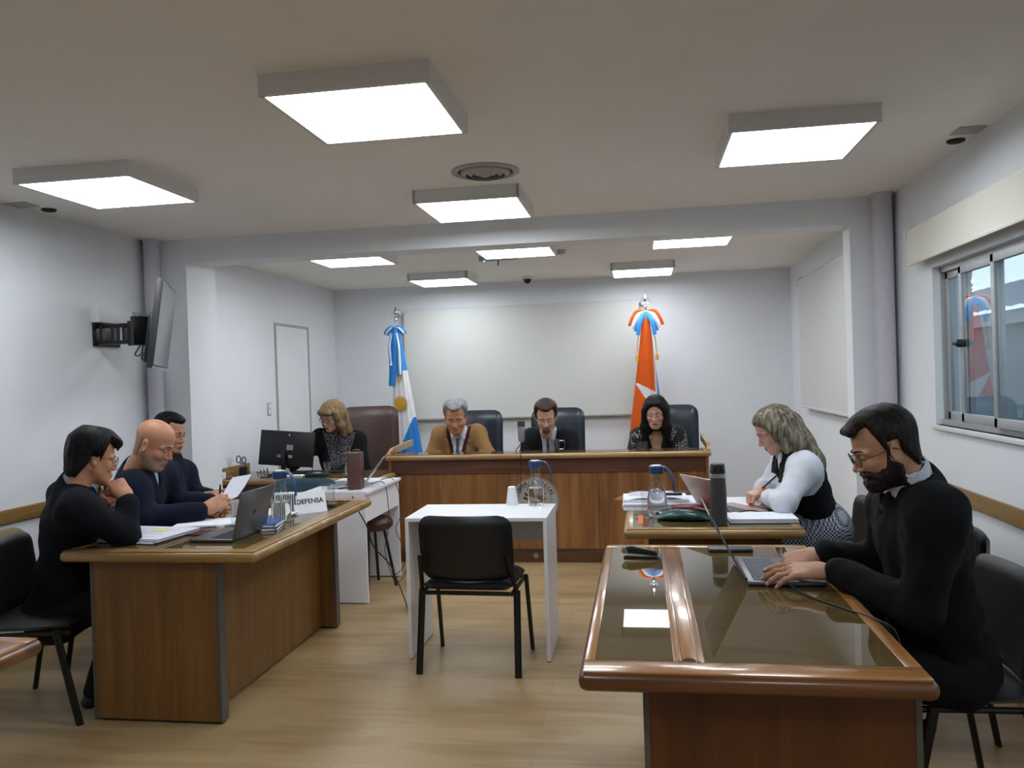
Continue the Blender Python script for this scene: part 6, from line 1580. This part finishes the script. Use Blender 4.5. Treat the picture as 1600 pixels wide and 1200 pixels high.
# a second chair and the dark coat and bag between the two
iso_chair('black chair holding a dark coat, between the woman and the bearded man', (1.12, 3.66, 0), PI / 2 + 0.05)
ct = Field((0.65, 3.3, 0.4), (1.4, 4.05, 1.1), 0.014)
ct.cone((1.22, 3.48, 0.84), (1.22, 3.84, 0.86), 0.075, 0.08, 0).cone((1.14, 3.5, 0.55), (1.14, 3.82, 0.55), 0.1, 0.1, 0.08).cone((1.13, 3.66, 0.8), (1.0, 3.66, 0.56), 0.12, 0.13, 0.08)
ct.ripple(*wrinkle(0.006, 12)); v, q = ct.mesh(); co = mesh_obj('coat', v, q, 'jacket_black', origin=(1.1, 3.66, 0.4), loc=(1.1, 3.66, 0.4)); tag(co, 'black coat draped over the chair between the woman and the bearded man', 'coat')
bg = Field((0.6, 3.3, 0.4), (1.15, 3.95, 0.9), 0.014); bg.cone((0.86, 3.5, 0.58), (0.86, 3.78, 0.60), 0.10, 0.10, 0, sq=((0, 0, 1), 0.9)).cone((0.88, 3.52, 0.68), (0.88, 3.72, 0.69), 0.05, 0.05, 0.05)
bg.ripple(*wrinkle(0.004, 14)); v, q = bg.mesh(); bo = mesh_obj('bag', v, q, plain('slate_bag', '#1c2430', 0.5, noise=0.2, nscale=14), origin=(0.86, 3.64, 0.47), loc=(0.86, 3.64, 0.47)); tag(bo, 'slate-coloured bag lying on the seat with the black coat', 'bag')

# ---------------------------------------------------------------- the dark-haired man in a suit, left
T3 = frame((0.62, 0.78), 14, 4); o3 = at(146, 716, 3.46)
def thick3(X, Y, Z): return 0.02 + 0.016 * np.clip((Z - 0.0) / 0.1, 0, 1) + 0.01 * np.clip((Y) / 0.06, 0, 1) * np.clip((Z - 0.04) / 0.05, 0, 1) + 0.006 * np.sin(28 * Y + 20 * Z)
def fringe3(F): F.cone((-0.03, 0.08, 0.085), (0.045, 0.082, 0.08), 0.022, 0.02, 0.02); F.cone((0.04, 0.085, 0.08), (0.055, 0.082, 0.05), 0.012, 0.006, 0.01)
hair3 = hair_field(0.0036, thick3, short_cut(0.068, -0.022, -0.1, -0.035), extra=fringe3, ripple=0.003)
J3 = dict(neck=at(122, 754, 3.46), shR=at(122, 796, 3.27), shL=at(104, 776, 3.66), pelvis=at(86, 958, 3.50),
          elR=at(197, 836, 3.42), elL=at(185, 826, 3.78), wrR=at(200, 778, 3.48), wrL=at(190, 795, 3.60), anR=(-2.56, 3.42, 0.1), anL=(-2.6, 3.62, 0.1), knR=(-2.42, 3.48, 0.55), knL=(-2.42, 3.68, 0.55))
hy = unit(at(172, 742, 3.52) - J3['wrR'])
p3, J3, R3, FB3, g3 = person('dark-haired man in glasses and navy suit, chin on his hand, at the left', J3,
    dict(T=T3, o=o3, s=1.01, hair=hair3, hairm='hair_black', glasses=dict(mat='dark_grey', w=0.05, hh=0.046, thick=0.0013), top_name='suit_jacket'),
    M['skin_tan'], 'suit_navy', shirt='shirt_blue', vneck=0.6, lapel=True, tie='tie_gold', collar='shirt_blue', g=1.08, hv=0.003, bv=0.011, s=1.0, armr=1.05, sleeve=0.84, collar_up=0.008, wr=0.004,
    hands=[dict(side=1, o=J3['wrR'] + hy * 0.02, y=hy, z=(0.75, -0.55, 0.15), curls=CURL_GRIP, h=0.0026, thumb=(0.2, 0.6), s=1.05),
           dict(side=-1, o=J3['wrL'], y=(0.3, -0.7, 0.5), z=(0.5, 0.2, 0.6), curls=CURL_FIST, s=1.0)], seed=21, belly=0.0)
cu = MB(); ax_ = unit(J3['wrR'] - J3['elR']); c_ = J3['wrR'] - ax_ * 0.018 - g3
cu.lathe([(0.038, -0.02), (0.037, 0.015), (0.033, 0.015), (0.034, -0.02)], 28, close=True, T=tr(*c_) @ Vector(ax_).to_track_quat('Z', 'Y').to_matrix().to_4x4()); cu.build('shirt_cuff', 'shirt_blue', p3, 60)

# ---------------------------------------------------------------- the bald man reading a page
T4 = frame((1, 0.08), 28, 0); o4 = at(243, 693, 3.98)
J4 = dict(neck=at(217, 733, 4.05), shR=at(206, 764, 3.86), shL=at(250, 744, 4.26), pelvis=at(200, 880, 4.12), elR=at(228, 812, 3.84), elL=at(272, 785, 4.36), wrR=at(315, 799, 3.98), wrL=at(330, 786, 4.22))
y4 = unit(at(352, 782, 4.06) - J4['wrR'])
stub = hair_field(0.0045, lambda X, Y, Z: 0.0012 + 0 * Z, lambda X, Y, Z: np.maximum(np.maximum(Z - 0.02 + 0.3 * Y, -0.085 - Z), Y + 0.036) + 0 * X, ripple=0.0)
p4, J4, R4, FB4, g4 = person('bald man in a navy sweater reading the page he holds', J4,
    dict(T=T4, o=o4, s=1.06, fat=0.004, jaw=1.1, shave=1, hair=stub, hairm='shave', top_name='sweater'),
    M['skin_tan'], 'sweater_navy', shirt='shirt_blue', vneck=0.84, collar='shirt_blue', g=1.15, belly=0.03, hv=0.003, bv=0.011, s=1.08, armr=1.15,
    hands=[dict(side=1, o=J4['wrR'] + y4 * 0.03, y=y4, z=(0.35, -0.8, 0.45), curls=CURL_GRIP, h=0.0028, thumb=(0.1, 0.5), s=1.08),
           dict(side=-1, o=J4['wrL'] + [0.02, 0, 0], y=(0.8, -0.4, 0.15), z=(0, 0.5, 1), curls=CURL_REST, s=1.05)], seed=31)
a, b, c, d = at(363, 746, 4.22), at(393, 741, 4.30), at(371, 776, 4.14), at(334, 792, 4.04)
og = (a + b + c + d) / 4; rows = [[a + (b - a) * t_ - og, (a * 0.5 + d * 0.5) + ((b * 0.5 + c * 0.5) - (a * 0.5 + d * 0.5)) * t_ + [0, 0, -0.008] - og, d + (c - d) * t_ - og] for t_ in (0, 0.5, 1)]
pg = MB().sheet(rows, 0, 0.0008).build('paper_page', 'paper2', loc=tuple(og), smooth=60); tag(pg, 'single printed page held up by the bald man', 'paper')

# ---------------------------------------------------------------- the man mostly hidden behind him
T5 = frame((1, -0.1), 12, 0); o5 = at(266, 677, 4.72)
hair5 = hair_field(0.0045, thick1, short_cut(0.07, 0.0, -0.085, -0.025))
J5 = dict(neck=at(262, 716, 4.80), shR=at(262, 744, 4.62), shL=at(286, 738, 5.0), pelvis=at(248, 850, 4.86), elR=at(284, 786, 4.56), elL=at(306, 772, 4.98), wrR=at(311, 778, 4.52), wrL=at(330, 775, 4.76))
y5 = unit(at(345, 775, 4.46) - J5['wrR'])
p5, J5, R5, FB5, g5 = person('man with short black hair in dark clothes behind the bald man', J5,
    dict(T=T5, o=o5, s=1.0, hair=hair5, hairm='hair_black', top_name='sweater'), M['skin_tan'], 'sweater_navy', g=1.0, hv=0.004, bv=0.013,
    hands=[dict(side=1, o=J5['wrR'] + y5 * 0.03, y=y5, z=(0.1, -0.7, 0.7), curls=CURL_GRIP, s=1.05), dict(side=-1, o=J5['wrL'], y=(1, -0.3, -0.2), z=(0, 0, 1), curls=CURL_REST)], seed=41)
MB().lathe([(0.033, -0.009), (0.036, 0), (0.033, 0.009), (0.03, 0)], 24, close=True, T=tr(*(J5['wrR'] + y5 * 0.006 - g5)) @ Vector(y5).to_track_quat('Z', 'Y').to_matrix().to_4x4()).build('bracelet', 'steel', p5)
tag(MB().tube([(0, 0, 0), (0.015, -0.01, 0.12)], 0.005, 8).build('pen', 'black_plastic', loc=tuple(at(343, 789, 4.42))), 'black pen held upright behind the bald man\'s page', 'pen', 'pens')

# ---------------------------------------------------------------- the blonde clerk
T6 = frame((-0.42, -0.9), 20, 4); o6 = at(519, 650, 6.75)
def bang_cut(X, Y, Z): return np.where(Y > 0.05, 0.032 - Z + np.abs(X) * 0.1, np.where(Y > 0.02, -0.2 - Z, -1 + 0 * Z)) + 0 * X
def bob6(F):
    F.cone((-0.045, 0.078, 0.06), (0.045, 0.078, 0.06), 0.024, 0.024, 0.02)
    for s_ in (-1, 1):
        F.cone((s_ * 0.075, 0.03, 0.04), (s_ * 0.088, 0.01, -0.08), 0.022, 0.026, 0.03); F.cone((s_ * 0.088, 0.01, -0.08), (s_ * 0.085, 0.0, -0.17), 0.028, 0.018, 0.03)
        F.cone((s_ * 0.06, -0.06, 0.0), (s_ * 0.075, -0.07, -0.16), 0.045, 0.035, 0.04)
    F.cone((0, -0.085, 0.0), (0, -0.1, -0.17), 0.05, 0.04, 0.05)
hair6 = hair_field(0.0048, 0.02, bang_cut, extra=bob6, ripple=0.003, lo=(-0.17, -0.2, -0.28), rf=(230, 200, 20))
J6 = dict(neck=at(530, 678, 6.84), shR=at(501, 684, 6.80), shL=at(558, 687, 6.92), pelvis=at(530, 790, 6.98), elR=at(476, 714, 6.70), elL=at(574, 748, 6.85), wrR=at(452, 733, 6.56), wrL=at(548, 752, 6.6))
p6, J6, R6, FB6, g6 = person('blonde woman in glasses and black jacket reaching towards the computer monitor', J6,
    dict(T=T6, o=o6, s=1.05, sex='f', jaw=0.9, hair=hair6, hairm='hair_blonde', glasses=dict(mat='brown_box', w=0.05, hh=0.032, thick=0.0022, round_=False), brow='hair_brown'),
    M['skin_fair'], 'jacket_black', shirt='blouse_dots', vneck=0.34, g=0.95, bust=1, hv=0.0042, bv=0.012, neck_r=0.057, s=0.95,
    hands=[dict(side=1, o=J6['wrR'], y=(-0.7, -0.6, -0.1), z=(0, 0, 1), curls=CURL_REST, s=0.95, h=0.004), dict(side=-1, o=J6['wrL'], y=(-0.4, -0.8, 0), z=(0, 0, 1), curls=CURL_REST, s=0.95, h=0.004)], seed=51, trousers='trouser')

# ---------------------------------------------------------------- the three at the bench
HZ = 0.80
T7 = frame((0.12, -1), 27, 0); o7 = at(712, 650, 6.86)
def thick7(X, Y, Z): return 0.012 + 0.02 * np.clip((Z - 0.0) / 0.1, 0, 1)
hair7 = hair_field(0.0045, thick7, short_cut(0.078, 0.0, -0.08, -0.02), ripple=0.0035, rf=(190, 170, 120))
J7 = dict(neck=at(717, 676, 7.02), shR=at(690, 680, 7.0), shL=at(745, 678, 7.03), pelvis=at(718, 780, 7.22), elR=at(674, 712, 6.95), elL=at(764, 712, 6.95), wrR=(-1.70, 6.86, HZ), wrL=(-1.46, 6.86, HZ))
p7, *_ = person('grey-haired judge in a tan jacket looking down at the bench, leftmost of the three judges', J7,
    dict(T=T7, o=o7, s=1.12, fat=0.008, jaw=1.15, hair=hair7, hairm='hair_grey', brow='hair_dark', brows=1.1), M['skin_tan'], 'jacket_tan', shirt='shirt_white', vneck=0.36, vw=0.22, lapel=True, vest='vest_maroon',
    tie='tie_blue', collar='shirt_white', g=1.08, belly=0.03, hv=0.004, bv=0.011, s=1.02, armr=1.05,
    hands=[dict(side=1, o=(-1.69, 6.84, HZ - 0.01), y=(0.6, -0.7, 0), z=(0, 0, 1), curls=CURL_REST, h=0.004), dict(side=-1, o=(-1.47, 6.84, HZ - 0.01), y=(-0.6, -0.7, 0), z=(0, 0, 1), curls=CURL_REST, h=0.004)], seed=61)
T8 = frame((0.08, -1), 22, 0); o8 = at(853, 651, 6.84)
hair8 = hair_field(0.0045, thick7, short_cut(0.072, 0.0, -0.08, -0.02), ripple=0.002)
J8 = dict(neck=at(858, 678, 7.02), shR=at(831, 684, 7.0), shL=at(887, 682, 7.0), pelvis=at(858, 780, 7.2), elR=at(820, 716, 6.95), elL=at(900, 714, 6.95), wrR=(-0.88, 6.86, HZ), wrL=(-0.68, 6.86, HZ))
p8, *_ = person('brown-haired judge with goatee and glasses in a dark suit, middle of the bench', J8,
    dict(T=T8, o=o8, s=1.05, hair=hair8, hairm='hair_brown', brow='hair_brown', beard='goatee', beard_t=0.004, beardm='beard_grey', glasses=dict(mat='alu', w=0.05, hh=0.032, thick=0.001)),
    M['skin_fair'], 'suit_charcoal', shirt='shirt_white', vneck=0.36, vw=0.15, lapel=True, tie='tie_navy', collar='shirt_white', g=1.05, hv=0.004, bv=0.011, s=1.0, armr=1.05,
    hands=[dict(side=1, o=(-0.87, 6.84, HZ - 0.01), y=(0.6, -0.7, 0), z=(0, 0, 1), curls=CURL_REST, h=0.004), dict(side=-1, o=(-0.69, 6.84, HZ - 0.01), y=(-0.6, -0.7, 0), z=(0, 0, 1), curls=CURL_REST, h=0.004)], seed=71)
T9 = frame((-0.12, -1), 20, 0); o9 = at(1024, 643, 6.86)
def cut9(X, Y, Z): return np.where(Y > 0.045, 0.076 - (0.09 - Y) * 0.2 - Z - 0.012 * np.clip(1 - np.abs(X) / 0.02, 0, 1) * 0, np.where(Y > 0.02, -0.2 - Z, -1 + 0 * Z)) + 0 * X
def long9(F):
    for s_ in (-1, 1):
        F.cone((s_ * 0.035, 0.06, 0.085), (s_ * 0.078, 0.035, 0.02), 0.024, 0.02, 0.02)
        F.cone((s_ * 0.08, 0.03, 0.02), (s_ * 0.09, 0.04, -0.12), 0.026, 0.034, 0.03); F.cone((s_ * 0.09, 0.04, -0.12), (s_ * 0.085, 0.06, -0.25), 0.036, 0.022, 0.03)
        F.cone((s_ * 0.06, -0.06, 0.0), (s_ * 0.08, -0.05, -0.24), 0.05, 0.045, 0.04)
hair9 = hair_field(0.0048, 0.02, cut9, extra=long9, ripple=0.0025, lo=(-0.18, -0.2, -0.34), hi=(0.18, 0.16, 0.16), rf=(230, 200, 20))
J9 = dict(neck=at(1024, 677, 7.0), shR=at(1000, 683, 6.98), shL=at(1056, 680, 7.0), pelvis=at(1026, 780, 7.2), elR=at(988, 712, 6.92), elL=at(1068, 712, 6.92), wrR=(0.02, 6.84, HZ), wrL=(0.22, 6.84, HZ))
p9, *_ = person('woman judge with long black hair and glasses in a patterned dark blouse', J9,
    dict(T=T9, o=o9, s=1.04, sex='f', jaw=0.92, fat=0.004, hair=hair9, hairm='hair_black', glasses=dict(mat='alu', w=0.052, hh=0.034, thick=0.0011, round_=False), brow='hair_black', top_name='blouse'),
    M['skin_fair'], 'blouse_lines', vneck=0.66, g=1.08, bust=1, belly=0.02, hv=0.004, bv=0.011, s=0.95, armr=1.1, neck_r=0.062,
    hands=[dict(side=1, o=(0.03, 6.82, HZ - 0.01), y=(0.6, -0.7, 0), z=(0, 0, 1), curls=CURL_REST, h=0.004, s=0.92), dict(side=-1, o=(0.21, 6.82, HZ - 0.01), y=(-0.6, -0.7, 0), z=(0, 0, 1), curls=CURL_REST, h=0.004, s=0.92)], seed=81)
